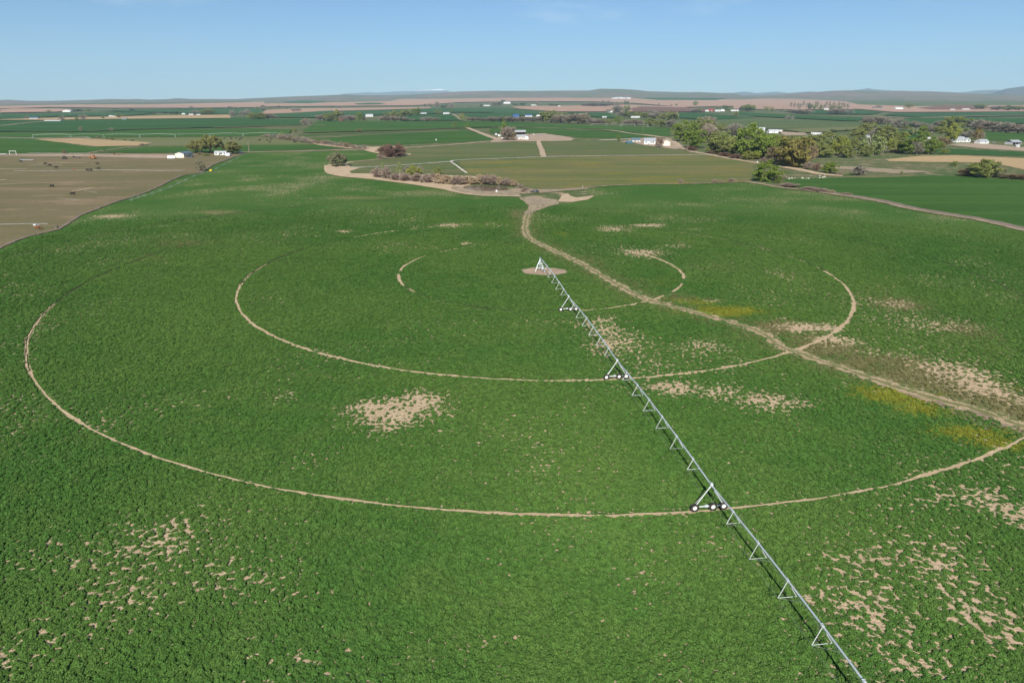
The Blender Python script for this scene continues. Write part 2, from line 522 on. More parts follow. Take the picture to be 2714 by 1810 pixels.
BARE = [ell('V', *e) for e in [
    (890, 945, 110, 38, 1.0), (830, 940, 70, 20, .85), (970, 925, 80, 26, .85), (885, 985, 50, 18, .75), (1010, 948, 60, 9, .7), (960, 900, 40, 12, .6), (1390, 735, 34, 13, .95), (1440, 745, 45, 18, .35), (1400, 775, 90, 45, .75), (1330, 745, 50, 16, .5), (1450, 770, 60, 30, .5), (1540, 893, 70, 17, 1.0), (1660, 905, 80, 22, .65),
    (1770, 920, 120, 30, .8), (1620, 790, 60, 18, .5), (1490, 835, 70, 35, .42), (1580, 800, 100, 40, .25), (660, 910, 40, 15, .5), (670, 865, 30, 14, .4), (560, 1105, 40, 12, .4),
    (790, 532, 22, 4, .95), (1040, 518, 55, 7, .7), (1140, 518, 50, 6, .5), (1490, 518, 42, 4.5, 1.0), (1400, 527, 50, 7, .55), (1480, 582, 55, 9, .9), (1560, 566, 40, 7, .75), (1590, 527, 40, 4, .5),
    (1500, 590, 30, 6, .5), (1800, 630, 55, 22, .6), (2040, 685, 65, 28, .5), (2150, 750, 130, 30, .35), (1850, 752, 90, 14, 1.1), (1915, 782, 70, 14, 1.0), (1990, 810, 60, 12, .5),
    (2200, 860, 90, 40, .55), (2250, 885, 70, 22, 1.0), (2330, 915, 50, 20, .7), (1925, 882, 34, 8, 1.0), (2010, 905, 40, 6, .7), (2090, 938, 30, 6, .8), (2160, 966, 22, 5, .8), (2230, 1000, 60, 6, .4),
    (2240, 1140, 120, 34, .95), (2330, 1180, 70, 40, .95), (2120, 1150, 60, 20, .5), (2200, 1290, 170, 90, .46), (2290, 1420, 120, 120, .52), (1890, 1378, 50, 22, .7), (2000, 1400, 130, 90, .42), (1980, 1290, 130, 70, .35), (2150, 1540, 150, 60, .45),
    (40, 1490, 110, 60, .6), (20, 1540, 90, 60, .5), (250, 1420, 160, 100, .16), (400, 1240, 100, 60, .34), (420, 1230, 36, 12, .4), (560, 1340, 140, 60, .30), (700, 1520, 150, 50, .42), (1000, 1500, 160, 60, .25),
    (1560, 1172, 55, 10, .8), (1680, 1160, 40, 14, .5), (1310, 1230, 100, 60, .25), (1440, 1310, 120, 60, .28), (1150, 1460, 60, 40, .4), (1790, 728, 30, 5, 1.0), (1640, 690, 22, 5, .8), (540, 605, 26, 4, .6), (345, 633, 28, 4, .6),
    (240, 980, 30, 14, .6), (1060, 655, 60, 14, .25), (1070, 560, 30, 3, 1.0), (1260, 745, 60, 12, .5), (1240, 1040, 60, 80, .2), (60, 1260, 90, 50, .35), (720, 1050, 100, 40, .3),
    (250, 497, 45, 4, .7), (370, 520, 30, 4, .5), (300, 1370, 60, 25, .4), (820, 1590, 80, 40, .5), (1660, 1250, 140, 60, .3)]]
DRY = [ell('V', *e) for e in [
    (1800, 752, 90, 16, .9), (1900, 800, 90, 20, 1.0), (2080, 860, 150, 30, 1.0), (2230, 905, 140, 30, 1.0), (2340, 955, 120, 26, 1.0), (1720, 775, 60, 10, .5),
    (1995, 835, 150, 26, .9), (2150, 880, 130, 26, .8), (2300, 930, 110, 30, .9), (1860, 780, 70, 14, .7), (1340, 600, 60, 20, .45), (1450, 650, 60, 18, .5), (1560, 690, 80, 18, .5), (1190, 500, 26, 36, .55), (1235, 535, 20, 22, .4),
    (500, 488, 90, 8, .75), (400, 560, 110, 12, .45), (610, 470, 90, 7, .4), (820, 455, 120, 7, .5), (980, 440, 110, 6, .5), (1270, 462, 60, 10, .8), (1660, 490, 100, 6, .35), (1850, 440, 120, 7, .5), (2060, 700, 80, 30, .6), (2220, 760, 90, 30, .5),
    (1090, 455, 60, 5, .5), (330, 590, 80, 10, .3), (1560, 555, 50, 12, .3), (1640, 610, 90, 20, .2), (2250, 790, 110, 40, .3)]]
YEL = [ell('V', *e) for e in [(1660, 716, 120, 13, 1.0), (1580, 696, 70, 11, .8), (2050, 908, 95, 26, 1.2), (2120, 940, 70, 20, 1.2), (2230, 996, 100, 18, 1.2), (2300, 1022, 80, 14, 1.1), (1520, 648, 70, 14, .3), (1290, 535, 24, 14, .35), (2300, 890, 60, 20, .3)]]

def splat(X, Y, lst):
    a = np.zeros_like(X)
    for x, y, rx, ry, s in lst:
        d = ((X - x) / rx) ** 2 + ((Y - y) / ry) ** 2
        wob = .65 + .7 * fbm(X / (rx * .35 + 2), Y / (ry * .35 + 2), 9, 3)
        a = np.maximum(a, s * np.exp(-1.3 * d * wob))
    return a * np.clip(.30 + 1.35 * fbm(X / 9, Y / 9, 15, 4), .2, 1.25)

def dist_line(X, Y, pl):
    d = np.full(X.shape, 1e9)
    for (x0, y0), (x1, y1) in zip(pl[:-1], pl[1:]):
        dx, dy = x1 - x0, y1 - y0
        t = np.clip(((X - x0) * dx + (Y - y0) * dy) / (dx * dx + dy * dy + 1e-9), 0, 1)
        d = np.minimum(d, np.hypot(X - x0 - t * dx, Y - y0 - t * dy))
    return d

def side(X, Y, pl):
    """signed: positive on the left-hand side of the nearest stretch of the line"""
    best = np.full(X.shape, 1e9); sg = np.zeros_like(X)
    for (x0, y0), (x1, y1) in zip(pl[:-1], pl[1:]):
        dx, dy = x1 - x0, y1 - y0
        t = np.clip(((X - x0) * dx + (Y - y0) * dy) / (dx * dx + dy * dy + 1e-9), 0, 1)
        d = np.hypot(X - x0 - t * dx, Y - y0 - t * dy)
        c = dx * (Y - y0) - dy * (X - x0)
        k = d < best
        best = np.where(k, d, best); sg = np.where(k, np.sign(c), sg)
    return best * sg

THR0, THR1 = .725, .34
def alfalfa_material():
    t = NT('alfalfa_ground')
    bare, dry, yel = t.attr('bare'), t.attr('dry'), t.attr('yel')
    big = t.noise(.016, 4, .6); mid = t.noise(.16, 4, .6); fine = t.noise(1.7, 3, .7)
    c = t.mix(t.step(big, .35, .66), (.042, .104, .020), (.068, .126, .028))
    c = t.mix(t.math('MULTIPLY', t.step(mid, .45, .7), .5), c, (.068, .130, .029))
    c = t.mix(t.math('MULTIPLY', t.step(fine, .42, .62), .55), c, (.026, .062, .014))
    dn = t.noise(.5, 4, .65)
    c = t.mix(t.math('MULTIPLY', t.step(t.math('ADD', dry, t.math('MULTIPLY', dn, .8)), .62, 1.25), .85), c, (.165, .15, .07))
    c = t.mix(t.math('MULTIPLY', t.step(t.math('ADD', yel, t.math('MULTIPLY', dn, .8)), .75, 1.2), .85), c, (.155, .185, .022))
    n = t.noise(1.25, 5, .66)
    thr = t.math('SUBTRACT', THR0, t.math('MULTIPLY', bare, THR1))
    m = t.step(n, t.math('SUBTRACT', thr, .02), t.math('ADD', thr, .035))
    s = t.mix(t.step(mid, .35, .65), SOIL, (.44, .335, .22))
    s = t.mix(t.math('MULTIPLY', t.step(fine, .4, .65), .35), s, SOIL_D)
    c = t.mix(m, c, s)
    h = t.math('SUBTRACT', fine, t.math('MULTIPLY', m, .3))
    t.principled(c, 1.0, .02, 0, t.bump(h, .6, .3))
    return t.m
M_alf = alfalfa_material()

def alfalfa_grid(xs, ys):
    X, Y = np.meshgrid(xs, ys)
    dp = dist_line(X, Y, PATH)
    bare = .11 + .34 * np.clip((fbm(X / 22, Y / 22, 31, 4) - .43) * 3.4, 0, 1) * np.clip(.45 + fbm(X / 70, Y / 70, 37, 2), 0, 1) + splat(X, Y, BARE)
    for rr in RINGS:
        bare = np.maximum(bare, .42 * np.exp(-((np.hypot(X - PX, Y - PY) - rr) / 1.6) ** 2) * np.clip((fbm(X / 20, Y / 20, 77, 3) - .4) * 5, 0, 1))
    dry = np.maximum(splat(X, Y, DRY), .45 * np.exp(-(dp / 6.5) ** 2))
    bare = .86 * np.clip(bare, 0, 1.05) ** .62
    bare = np.maximum(bare, .62 * np.exp(-(dp / 2.4) ** 2))
    yel = splat(X, Y, YEL)
    return X, Y, dp, bare, dry, yel

def grid_mesh(name, X, Y, Z, attrs, mat):
    ny, nx = X.shape
    me = bpy.data.meshes.new(name)
    idx = np.arange(nx * ny).reshape(ny, nx)
    q = np.stack([idx[:-1, :-1], idx[:-1, 1:], idx[1:, 1:], idx[1:, :-1]], -1).reshape(-1, 4)
    me.vertices.add(nx * ny)
    me.vertices.foreach_set('co', np.stack([X, Y, Z], -1).reshape(-1).astype(np.float32))
    me.loops.add(q.size); me.loops.foreach_set('vertex_index', q.reshape(-1).astype(np.int32))
    me.polygons.add(len(q)); me.polygons.foreach_set('loop_start', np.arange(0, q.size, 4, dtype=np.int32))
    me.polygons.foreach_set('use_smooth', [True] * len(q))
    me.materials.append(mat); me.update(calc_edges=True); me.validate()
    for k, a in attrs.items():
        at = me.attributes.new(k, 'FLOAT', 'POINT'); at.data.foreach_set('value', a.reshape(-1).astype(np.float32))
    o = bpy.data.objects.new(name, me); COL.objects.link(o)
    return o

xs = np.arange(-620, 700.1, 3.0); ys = np.arange(-90, 820.1, 3.0)
GX, GY, GD, g_bare, g_dry, g_yel = alfalfa_grid(xs, ys)
o = grid_mesh('alfalfa_field', GX, GY, lift(GX, GY, 0), {'bare': g_bare, 'dry': g_dry, 'yel': g_yel}, M_alf)
out_ = (side(GX, GY, FIELD_EDGE_L) > 9) & (GY > 150)
bm_ = bmesh.new(); bm_.from_mesh(o.data); bm_.verts.ensure_lookup_table()
bmesh.ops.delete(bm_, geom=[bm_.verts[i] for i in np.nonzero(out_.reshape(-1))[0]], context='VERTS')
bm_.to_mesh(o.data); bm_.free()
tag(o, 'big green irrigated alfalfa field with bare soil patches', kind='structure')

# ---- everything round it, laid over
Lr = 1
def F(name, mat, layer, label, fr, *uv, jitter=None, extra=None, cell=None):
    pl = line(fr, *uv) + (extra or [])
    r = math.hypot(sum(p[0] for p in pl) / len(pl), sum(p[1] for p in pl) / len(pl))
    return drape(name, pl, mat, layer, label, jitter=min(r * .004, 6) if jitter is None else jitter, cell=cell)

# ground beyond the alfalfa: broad strip that ends the big sheet at its true edges
top = FIELD_EDGE_L + line('A', 2351, 684) + line('B', 600, 676, 1060, 672, 1230, 705) + line('F', 850, 275, 560, 305, 420, 330, 388, 345, 400, 375, 402, 408, 520, 433, 800, 458,
        1150, 503, 1400, 543, 1700, 598, 1900, 610, 2100, 618) + line('G', 150, 640, 420, 690, 560, 640, 760, 600, 640, 548, 880, 516, 1200, 503, 1650, 500, 2150, 482) + FIELD_EDGE_R
far_side = [(1500, FIELD_EDGE_R[-1][1]), (1500, 1150), (-1500, 1150), (-1500, FIELD_EDGE_L[0][1])]
drape('farmland', top + far_side, M_meadow, 1, 'rough meadow ground between the alfalfa and the far fields', jitter=.6, cell=20)

F('pasture', M_pasture, 2, 'brown grazed pasture with cattle beside the alfalfa', 'E', -1500, 165, 0, 165, 1400, 160, 2180, 156, 2100, 190, 1900, 265, 1790, 335, 1650, 355, 1530, 400, 1400, 465,
  1270, 520, 1020, 600, 860, 660, 720, 715, 600, 790, 500, 845, 250, 905, 130, 950, 0, 1010, -400, 1170, -900, 1420, -1600, 1300, jitter=.5, cell=20)
# far ploughland on the bench
F('ploughland', M_pink, 2, 'pinkish bare ploughland below the hills at far left', 'A', -600, 285, 0, 275, 700, 262, 1300, 262, 2351, 238, 2351, 285, 1700, 292, 1000, 292, 450, 285, 0, 300, -600, 310)
F('ploughland', M_pink, 2, 'pinkish bare ploughland under the snowy mountain', 'B', 0, 255, 700, 245, 1300, 230, 1700, 198, 2351, 192, 2351, 234, 1900, 242, 1500, 270, 700, 275, 0, 282)
F('ploughland', M_pink, 2, 'pinkish bare ploughland behind the long white barns', 'C', 0, 195, 900, 184, 1300, 190, 2000, 215, 2351, 222, 2351, 272, 1700, 285, 1300, 250, 900, 235, 0, 234)
F('ploughland', M_pink, 3, 'pale bare field beside the dark ploughed field', 'C', 180, 282, 450, 275, 1250, 265, 1750, 285, 1700, 300, 1250, 325, 600, 325, 250, 300)
F('ploughland', M_pink, 3, 'narrow bare strip above the dark green field', 'B', 100, 343, 200, 310, 500, 298, 1650, 285, 1650, 296, 850, 318, 180, 346)
F('ploughland', M_pink, 2, 'bare ploughland below the hills by the poplar row', 'D', -20, 205, 300, 188, 700, 205, 900, 215, 1000, 240, 1500, 255, 2351, 245, 2900, 250, 2900, 300, 2351, 297, 1300, 302, 1000, 276, 600, 281, -20, 276)
F('ploughland', M_maroon, 4, 'dark freshly ploughed field beside the pale one', 'C', 1235, 302, 1330, 280, 1750, 290, 1950, 302, 1900, 326, 1290, 327)
F('ploughland', M_maroon, 4, 'dark ploughed field near the right-hand hills', 'D', 1480, 268, 1700, 248, 1950, 250, 2050, 278, 1600, 282)
F('ploughland', M_pink, 4, 'reddish strip of ploughland behind the round green field', 'A', 0, 308, 120, 300, 520, 300, 760, 312, 500, 328, 0, 336)
# far greens
for nm, mt, ly, lb, fr, uv in [
    ('crop_field', M_green_far, 4, 'round dark green field on the far bench under the hills', 'B', (345, 240, 480, 229, 700, 232, 715, 242, 560, 252, 400, 251)),
    ('crop_field', M_green_far, 4, 'thin green strip on the pink bench', 'B', (970, 255, 1100, 247, 1250, 250, 1200, 262, 1000, 264)),
    ('crop_field', M_green_far, 4, 'blue green field below the long white barns hill', 'C', (1260, 203, 1500, 195, 1900, 192, 2100, 212, 2000, 224, 1500, 222)),
    ('crop_field', M_green_far, 3, 'dark green strip left of the white barn', 'A', (-400, 350, 0, 345, 400, 345, 850, 335, 1180, 328, 1400, 338, 1100, 362, 500, 367, 200, 392, -400, 394)),
    ('crop_field', M_green_far, 3, 'green field beyond the bare lane, far left', 'A', (850, 318, 1600, 300, 2000, 296, 2351, 296, 2351, 345, 1900, 348, 1400, 330)),
    ('crop_field', M_tanfield, 3, 'pale bare strip with farm buildings at far left', 'A', (-400, 400, 0, 396, 250, 385, 900, 372, 1500, 360, 2050, 352, 2050, 382, 1000, 392, 400, 400)),
    ('crop_field', M_green_dark, 4, 'broad dark green field beyond the far pivot', 'A', (-600, 408, 0, 408, 300, 406, 1000, 396, 1950, 388, 2351, 372, 2351, 455, 1900, 465, 1200, 481, 800, 503, 0, 500, -600, 505)),
    ('crop_field', M_green, 4, 'green field watered by the distant pivot', 'A', (-600, 515, 0, 510, 800, 508, 1300, 486, 2351, 474, 2351, 546, 1300, 552, 800, 558, 0, 556, -600, 560)),
    ('crop_field', M_green, 4, 'light green field below the stubble patch', 'A', (-600, 570, 0, 567, 300, 568, 800, 640, 1250, 634, 860, 690, 0, 699, -600, 702)),
    ('stubble_field', M_tanfield, 5, 'tan stubble patch among green fields', 'A', (300, 572, 700, 562, 1000, 580, 1350, 605, 1240, 630, 850, 638, 650, 615)),
    ('cattle_pasture', M_oliveg, 4, 'olive pasture dotted with black cattle', 'A', (780, 565, 2351, 549, 2351, 624, 1320, 634, 1350, 605, 1000, 578)),
    ('cattle_pasture', M_oliveg, 4, 'olive pasture beside the brushy canal', 'B', (0, 549, 300, 552, 500, 600, 640, 620, 0, 625)),
    ('crop_field', M_green, 4, 'green band behind the willow farmstead', 'A', (1290, 640, 2351, 624, 2351, 684, 2100, 688, 880, 694)),
    ('crop_field', M_green, 4, 'green wedge ending at the canal', 'B', (0, 624, 640, 622, 900, 655, 0, 684)),
    ('crop_field', M_green_far, 4, 'dark green field left of the grey thicket', 'B', (180, 350, 780, 316, 830, 345, 700, 378, 250, 376)),
    ('crop_field', M_green_far, 4, 'wide dark green field behind the hedgerow', 'B', (860, 322, 1650, 298, 2351, 290, 2351, 330, 1860, 332, 1600, 348, 1250, 352, 870, 372)),
    ('crop_field', M_green_dark, 4, 'green field beside the bend of the canal', 'B', (0, 394, 510, 391, 500, 446, 0, 456)),
    ('crop_field', M_green, 4, 'small green corner field by the canal', 'B', (0, 475, 430, 490, 380, 522, 0, 546)),
    ('crop_field', M_green_dark, 4, 'green slope between the two hedgerows', 'B', (1370, 390, 1450, 362, 1840, 346, 1920, 402, 1400, 404)),
    ('crop_field', M_green_dark, 4, 'green slope above the pale lane and hedge', 'B', (1940, 342, 2351, 333, 2351, 374, 1990, 380)),
    ('crop_field', M_green, 4, 'long green field above the two pale tracks', 'B', (500, 516, 560, 462, 640, 412, 2351, 411, 2351, 458, 2000, 468)),
    ('crop_field', M_green, 4, 'thin green strip between two pale tracks', 'B', (470, 534, 700, 524, 1500, 506, 1960, 482, 1500, 508, 1000, 527, 520, 548)),
    ('crop_field', M_green, 4, 'green block left of the farmhouse lane', 'B', (560, 570, 1000, 542, 1500, 516, 1950, 484, 2250, 580, 1400, 620, 900, 621, 680, 600)),
    ('crop_field', M_green_far, 4, 'green field beyond the blue roofed sheds', 'C', (0, 288, 400, 315, 620, 330, 500, 346, 0, 375)),
    ('crop_field', M_green_dark, 4, 'green patch among the far trees', 'C', (680, 330, 1050, 340, 1160, 385, 850, 366)),
    ('crop_field', M_green_dark, 4, 'green field right of the far trees', 'C', (1660, 338, 1900, 335, 2351, 372, 2351, 385, 1960, 400, 1660, 380)),
    ('crop_field', M_lightgreen, 4, 'pale green pasture behind the tree belt', 'C', (1600, 400, 1960, 402, 2351, 386, 2351, 460, 1640, 460)),
    ('crop_field', M_green, 4, 'green field below the far hedgerow', 'C', (0, 415, 700, 440, 1600, 472, 1600, 545, 1500, 542, 1050, 488, 850, 480, 0, 460)),
    ('crop_field', M_green, 4, 'green field behind the farmhouse', 'C', (0, 475, 450, 472, 850, 492, 1050, 502, 1480, 550, 1260, 560, 850, 562, 480, 520, 330, 530, 220, 485, 0, 520)),
    ('crop_field', M_green, 4, 'small green triangle beside the farm lane', 'C', (0, 562, 80, 582, 0, 588)),
    ('crop_field', M_green_dark, 4, 'dark green field behind the tree belt', 'D', (20, 303, 800, 342, 1050, 347, 1000, 377, 500, 352, 0, 332)),
    ('crop_field', M_green_dark, 4, 'dark green strip below the poplar row', 'D', (380, 292, 1000, 287, 1200, 302, 1100, 320, 600, 318)),
    ('crop_field', M_green_far, 4, 'dark green field by the far white sheds', 'D', (1300, 312, 2351, 302, 2900, 300, 2900, 328, 2351, 330, 1500, 345, 1200, 326)),
    ('crop_field', M_lightgreen, 4, 'pale pasture sloping behind the white sheds', 'D', (0, 348, 400, 362, 1050, 383, 1350, 400, 1300, 418, 900, 430, 400, 440, 0, 440)),
    ('crop_field', M_oliveg, 5, 'olive strip above the white sheds drive', 'D', (360, 445, 1000, 420, 1030, 440, 760, 462, 560, 470)),
    ('crop_field', M_green_dark, 4, 'green field among the grey willows', 'D', (1360, 352, 1700, 348, 2351, 352, 2900, 350, 2900, 400, 1950, 392, 1700, 402, 1350, 430)),
    ('crop_field', M_green_dark, 4, 'green patch behind the tree belt houses', 'D', (1100, 480, 1400, 455, 1600, 480, 1500, 512, 1150, 512)),
    ('crop_field', M_green, 4, 'green field behind the right-hand houses', 'D', (1900, 456, 2351, 480, 2900, 500, 2900, 545, 2351, 542, 1960, 530)),
    ('crop_field', M_green_dark, 4, 'green strip in front of the right-hand houses', 'D', (1600, 612, 1740, 602, 2351, 632, 2900, 660, 2900, 690, 2351, 662, 1650, 646)),
    ('fallow_field', M_tanfield, 4, 'tan fallow field right of the tree belt', 'D', (1220, 690, 1500, 661, 1800, 655, 2351, 680, 2900, 700, 2900, 830, 2351, 775, 2100, 716, 1650, 712, 1250, 704)),
    ('crop_field', M_green, 4, 'smooth green field beyond the weedy ditch', 'H', (400, 300, 700, 288, 950, 282, 1150, 284, 1400, 277, 1650, 267, 1900, 277, 2351, 308, 2900, 345, 3600, 400, 3600, 1000, 2900, 835, 2351, 700, 2000, 618, 1500, 535, 1200, 468, 800, 404, 430, 350)),
    ('hay_field', M_olive, 4, 'olive hayfield below the farmhouse', 'F', (1080, 188, 1500, 160, 2290, 116, 2290, 250, 1900, 272, 1480, 300, 900, 338, 690, 350, 600, 348, 578, 325, 700, 306, 1000, 273, 1140, 238)),
    ('hay_field', M_olive, 4, 'olive hayfield below the grey roofed house', 'G', (292, 116, 950, 116, 1080, 140, 1300, 172, 1500, 188, 1800, 238, 900, 246, 315, 250)),
    ('hay_field', M_weedy, 4, 'yellow flecked olive hayfield behind the parked car', 'F', (1560, 296, 2351, 262, 2600, 255, 3800, 242, 4200, 314, 4160, 482, 3650, 493, 2880, 516, 2500, 540, 2250, 545, 2200, 530, 2050, 470, 1750, 430, 1650, 408)),
    ('hay_field', M_olive, 4, 'narrow olive field behind the pond thicket', 'F', (590, 388, 640, 372, 850, 358, 1480, 310, 1500, 330, 1620, 405, 1300, 412, 800, 404, 610, 403)),
]:
    F(nm, mt, ly, lb, fr, *uv)

# ---- bare banks and sandy ground
F('sand_bank', M_sand, 5, 'sandy bank round the lone bush', 'F', 385, 335, 420, 325, 520, 340, 560, 318, 590, 330, 600, 350, 700, 356, 640, 372, 590, 388, 610, 406, 800, 408, 1300, 412, 1500, 425, 1700, 432, 1850, 448, 1500, 560,
  1400, 545, 1150, 505, 800, 460, 520, 435, 404, 410, 400, 375, jitter=.6)
F('sand_bank', M_sand, 5, 'sandy canal bank meeting the farm lane', 'B', 500, 545, 640, 595, 720, 612, 950, 625, 1120, 642, 1400, 632, 1410, 655, 1200, 690, 1230, 712, 1090, 680, 1050, 662, 900, 652, 640, 622, 540, 590, jitter=1.0)
F('sand_patch', M_sand, 5, 'bare sandy patch beside the field path junction', 'G', 430, 655, 470, 600, 440, 590, 520, 585, 540, 605, 600, 622, 760, 602, 700, 640, 560, 662, 460, 660, jitter=.5)
F('pond_bank', M_bank, 6, 'trampled sandy ground between the pond and the car', 'F', 1500, 520, 1620, 530, 1720, 560, 2000, 558, 2100, 525, 2250, 548, 2500, 545, 2700, 532, 2720, 545, 2500, 562, 2300, 580, 2100, 590, 2120, 612, 1900, 608, 1700, 600, 1500, 570, jitter=.5)
F('path_junction', M_bank, 6, 'dead weeds where the field paths meet', 'G', 90, 625, 200, 605, 420, 640, 440, 680, 340, 705, 230, 745, 130, 775, 180, 700, jitter=1.6)
F('weed_patch', M_brush, 1.5, 'brown dead weeds beside the sandy field path', 'V', 2040, 886, 2150, 915, 2250, 940, 2351, 978, 2480, 1020, 2480, 1050, 2351, 1000, 2260, 985, 2200, 955, 2120, 925, jitter=.5)
F('farmyard', M_yard, 5, 'trodden farmyard round the farmhouse', 'C', 0, 585, 60, 560, 110, 545, 180, 545, 320, 525, 480, 520, 640, 545, 760, 570, 720, 585, 430, 590, 180, 592, 0, 600)
F('farmyard', M_yard, 5, 'trodden yard round the grey roofed house', 'C', 1150, 600, 1260, 600, 1360, 625, 1480, 640, 1650, 660, 1720, 650, 1640, 590, 1560, 570, 1300, 560, 1200, 585)
F('farmyard', M_yard, 4, 'trodden yard round the right-hand houses', 'D', 1720, 568, 1950, 555, 2351, 590, 2700, 600, 2700, 640, 2351, 622, 2000, 600)
F('farmyard', M_yard, 4, 'drive and yard beside the white sheds', 'D', 350, 462, 560, 472, 580, 490, 400, 492)
F('farmyard', M_yard, 4, 'worn strip along the pasture road', 'E', -800, 190, 0, 182, 800, 190, 1500, 205, 1700, 200, 1500, 168, 0, 166, -800, 168)
F('bare_strip', M_bank, 4, 'weedy strip along the ditch beyond the smooth field', 'H', 620, 175, 900, 190, 1300, 215, 1600, 235, 1300, 250, 1000, 225, 700, 200, jitter=2)

# ---- lanes, tracks, banks
def track(name, fr, uv, w, mat, layer, label, rag=.25):
    pl = line(fr, *uv)
    return ribbon(name, pl, w, mat, layer, label, rag=rag)
track('dirt_lane', 'F', (1080, 178, 1300, 165, 1600, 143, 1950, 112, 2200, 112), 7, M_lane, 6, 'broad dirt lane running to the farmhouse')
track('dirt_lane', 'B', (1975, 470, 2050, 500, 2180, 550, 2290, 585), 9, M_lane, 6, 'dirt lane slanting down to the farmyard')
track('dirt_lane', 'B', (-60, 690, 400, 680, 700, 673, 1090, 664), 7, M_lane, 6, 'straight dirt lane along the alfalfa top edge')
track('dirt_lane', 'G', (258, 112, 268, 150, 283, 190, 296, 225, 302, 258), 5.5, M_lane, 6, 'short lane between two olive hayfields')
track('dirt_lane', 'G', (1190, 60, 1350, 82, 1440, 110, 1520, 165, 1600, 205, 1800, 242, 2000, 280, 2200, 312, 2330, 335), 6.5, M_lane, 6, 'lane curving along the tree belt')
track('dirt_lane', 'H', (330, 190, 450, 205, 600, 235, 720, 258, 870, 268), 9, M_sand, 6, 'sandy track end below the brown trees')
track('dirt_lane', 'C', (0, 464, 400, 470, 850, 486, 1050, 492, 1250, 520, 1450, 546, 1600, 568), 7, M_lane, 6, 'pale lane crossing behind the farmhouse')
track('gravel_drive', 'C', (970, 582, 1100, 577, 1260, 570), 9, M_gravel, 6, 'whitish gravel drive to the grey roofed house')
track('field_track', 'B', (470, 516, 1000, 500, 1500, 486, 2000, 470), 5, M_bank, 6, 'upper pale track between green fields')
track('field_track', 'B', (500, 552, 1000, 530, 1300, 520, 1500, 512, 1900, 497), 6, M_bank, 6, 'lower pale track between green fields')
track('field_track', 'A', (800, 692, 1000, 662, 1220, 632, 1350, 606), 4, M_bank, 6, 'thin track beside the stubble patch')
track('field_track', 'A', (-300, 470, 0, 453, 200, 432, 400, 413), 10, M_bank, 6, 'pale track slanting to the far sheds')
track('field_track', 'A', (1900, 467, 2351, 457, 2900, 446), 8, M_sand, 6, 'pale track beside the far green field')
track('field_track', 'A', (130, 505, 760, 500, 1100, 486, 1700, 473), 5, M_bank, 6, 'weedy bank between two far green fields')
track('field_track', 'C', (1840, 340, 2000, 352, 2351, 374), 10, M_bank, 6, 'pale lane beyond the tree belt')
track('field_track', 'D', (0, 340, 200, 350, 390, 362), 9, M_bank, 6, 'pale lane end near the dark bushes')
track('field_track', 'D', (1080, 336, 1300, 344, 1500, 350, 1900, 338, 2351, 331, 2900, 328), 18, M_sand, 6, 'pale canal bank across the far fields')
track('field_track', 'D', (560, 322, 900, 334, 1100, 336), 14, M_bank, 6, 'pale bank below the poplar row')
track('field_track', 'B', (1845, 348, 1880, 370, 1925, 402), 9, M_bank, 6, 'pale lane running down through the hedge')
track('field_track', 'F', (570, 316, 620, 303, 780, 288, 1000, 264, 1090, 246, 1132, 234, 1080, 228), 3.2, M_sand, 7, 'narrow sandy track looping round the brown thicket')
track('field_track', 'F', (388, 335, 400, 395, 520, 430, 800, 456, 1150, 500, 1400, 540, 1600, 582, 1750, 602, 1950, 606, 2120, 612), 3.6, M_sand, 7, 'sandy two-wheel track along the alfalfa edge')
track('field_track', 'G', (-20, 595, 100, 575, 260, 570, 420, 552, 640, 535, 880, 517, 1200, 504, 1650, 498, 2150, 480), 2.6, M_bank, 7, 'faint track behind the parked car along the hayfield edge', rag=.4)
track('ditch_bank', 'H', (60, 318, 150, 326, 370, 365, 600, 388, 800, 418, 1000, 448, 1200, 485, 1500, 552, 2000, 632, 2351, 712, 2900, 840, 3600, 1000), 4.5, M_bank, 7, 'sandy bank of the weedy ditch by the right-hand field', rag=.35)
track('weedy_ditch', 'H', (520, 370, 800, 408, 1000, 438, 1200, 473, 1500, 540, 2000, 622, 2351, 700, 2900, 826, 3600, 985), 4.0, M_ditch, 8, 'dark weedy ditch between two green fields', rag=.3)
track('pasture_road', 'E', (-800, 172, 0, 172, 500, 168, 1000, 170, 1500, 172, 1750, 176), 9, M_bank, 6, 'pale pasture road behind the machinery')
track('fence_line', 'E', (-600, 1262, 0, 1000, 130, 945, 250, 900, 500, 840, 600, 786, 720, 712, 860, 657, 1020, 597, 1270, 517, 1400, 462, 1530, 397, 1650, 352, 1790, 330, 1900, 262, 2100, 187), 1.5, M_ditch, 7, 'weedy fence strip between pasture and alfalfa', rag=.5)
for lb, fr, uv, w in [
    ('pale concrete ditch crossing the hayfields', 'F', (600, 352, 900, 343, 1480, 303, 1560, 290, 2300, 261, 2600, 254, 3790, 241), 2.4),
    ('short broken concrete ditch dropping to the pond thicket', 'F', (1490, 302, 1540, 335, 1600, 380, 1640, 405), 1.3),
    ('long white concrete ditch across the brown pasture', 'E', (120, 320, 400, 319, 900, 312, 1200, 313, 1450, 318, 1650, 314), 1.5),
    ('white concrete ditch at the pasture corner', 'E', (-500, 800, 0, 797, 200, 791, 430, 790), 0.9),
    ('short slanting white pipe in the pasture', 'E', (505, 562, 600, 570, 715, 582), 0.35),
    ('second short white pipe in the pasture', 'E', (750, 495, 870, 514), 0.3),
    ('white concrete ditch above the stubble patch', 'A', (-400, 562, 0, 560, 300, 563, 700, 556, 800, 562), 4),
    ('white concrete ditch along the pasture road', 'A', (250, 699, 500, 700, 800, 700), 2.6),
    ('white concrete ditch beyond the broad green field', 'A', (1000, 389, 1500, 384, 1950, 381), 8)]:
    track('concrete_ditch', fr, uv, w, M_conc, 8, lb, rag=.12)
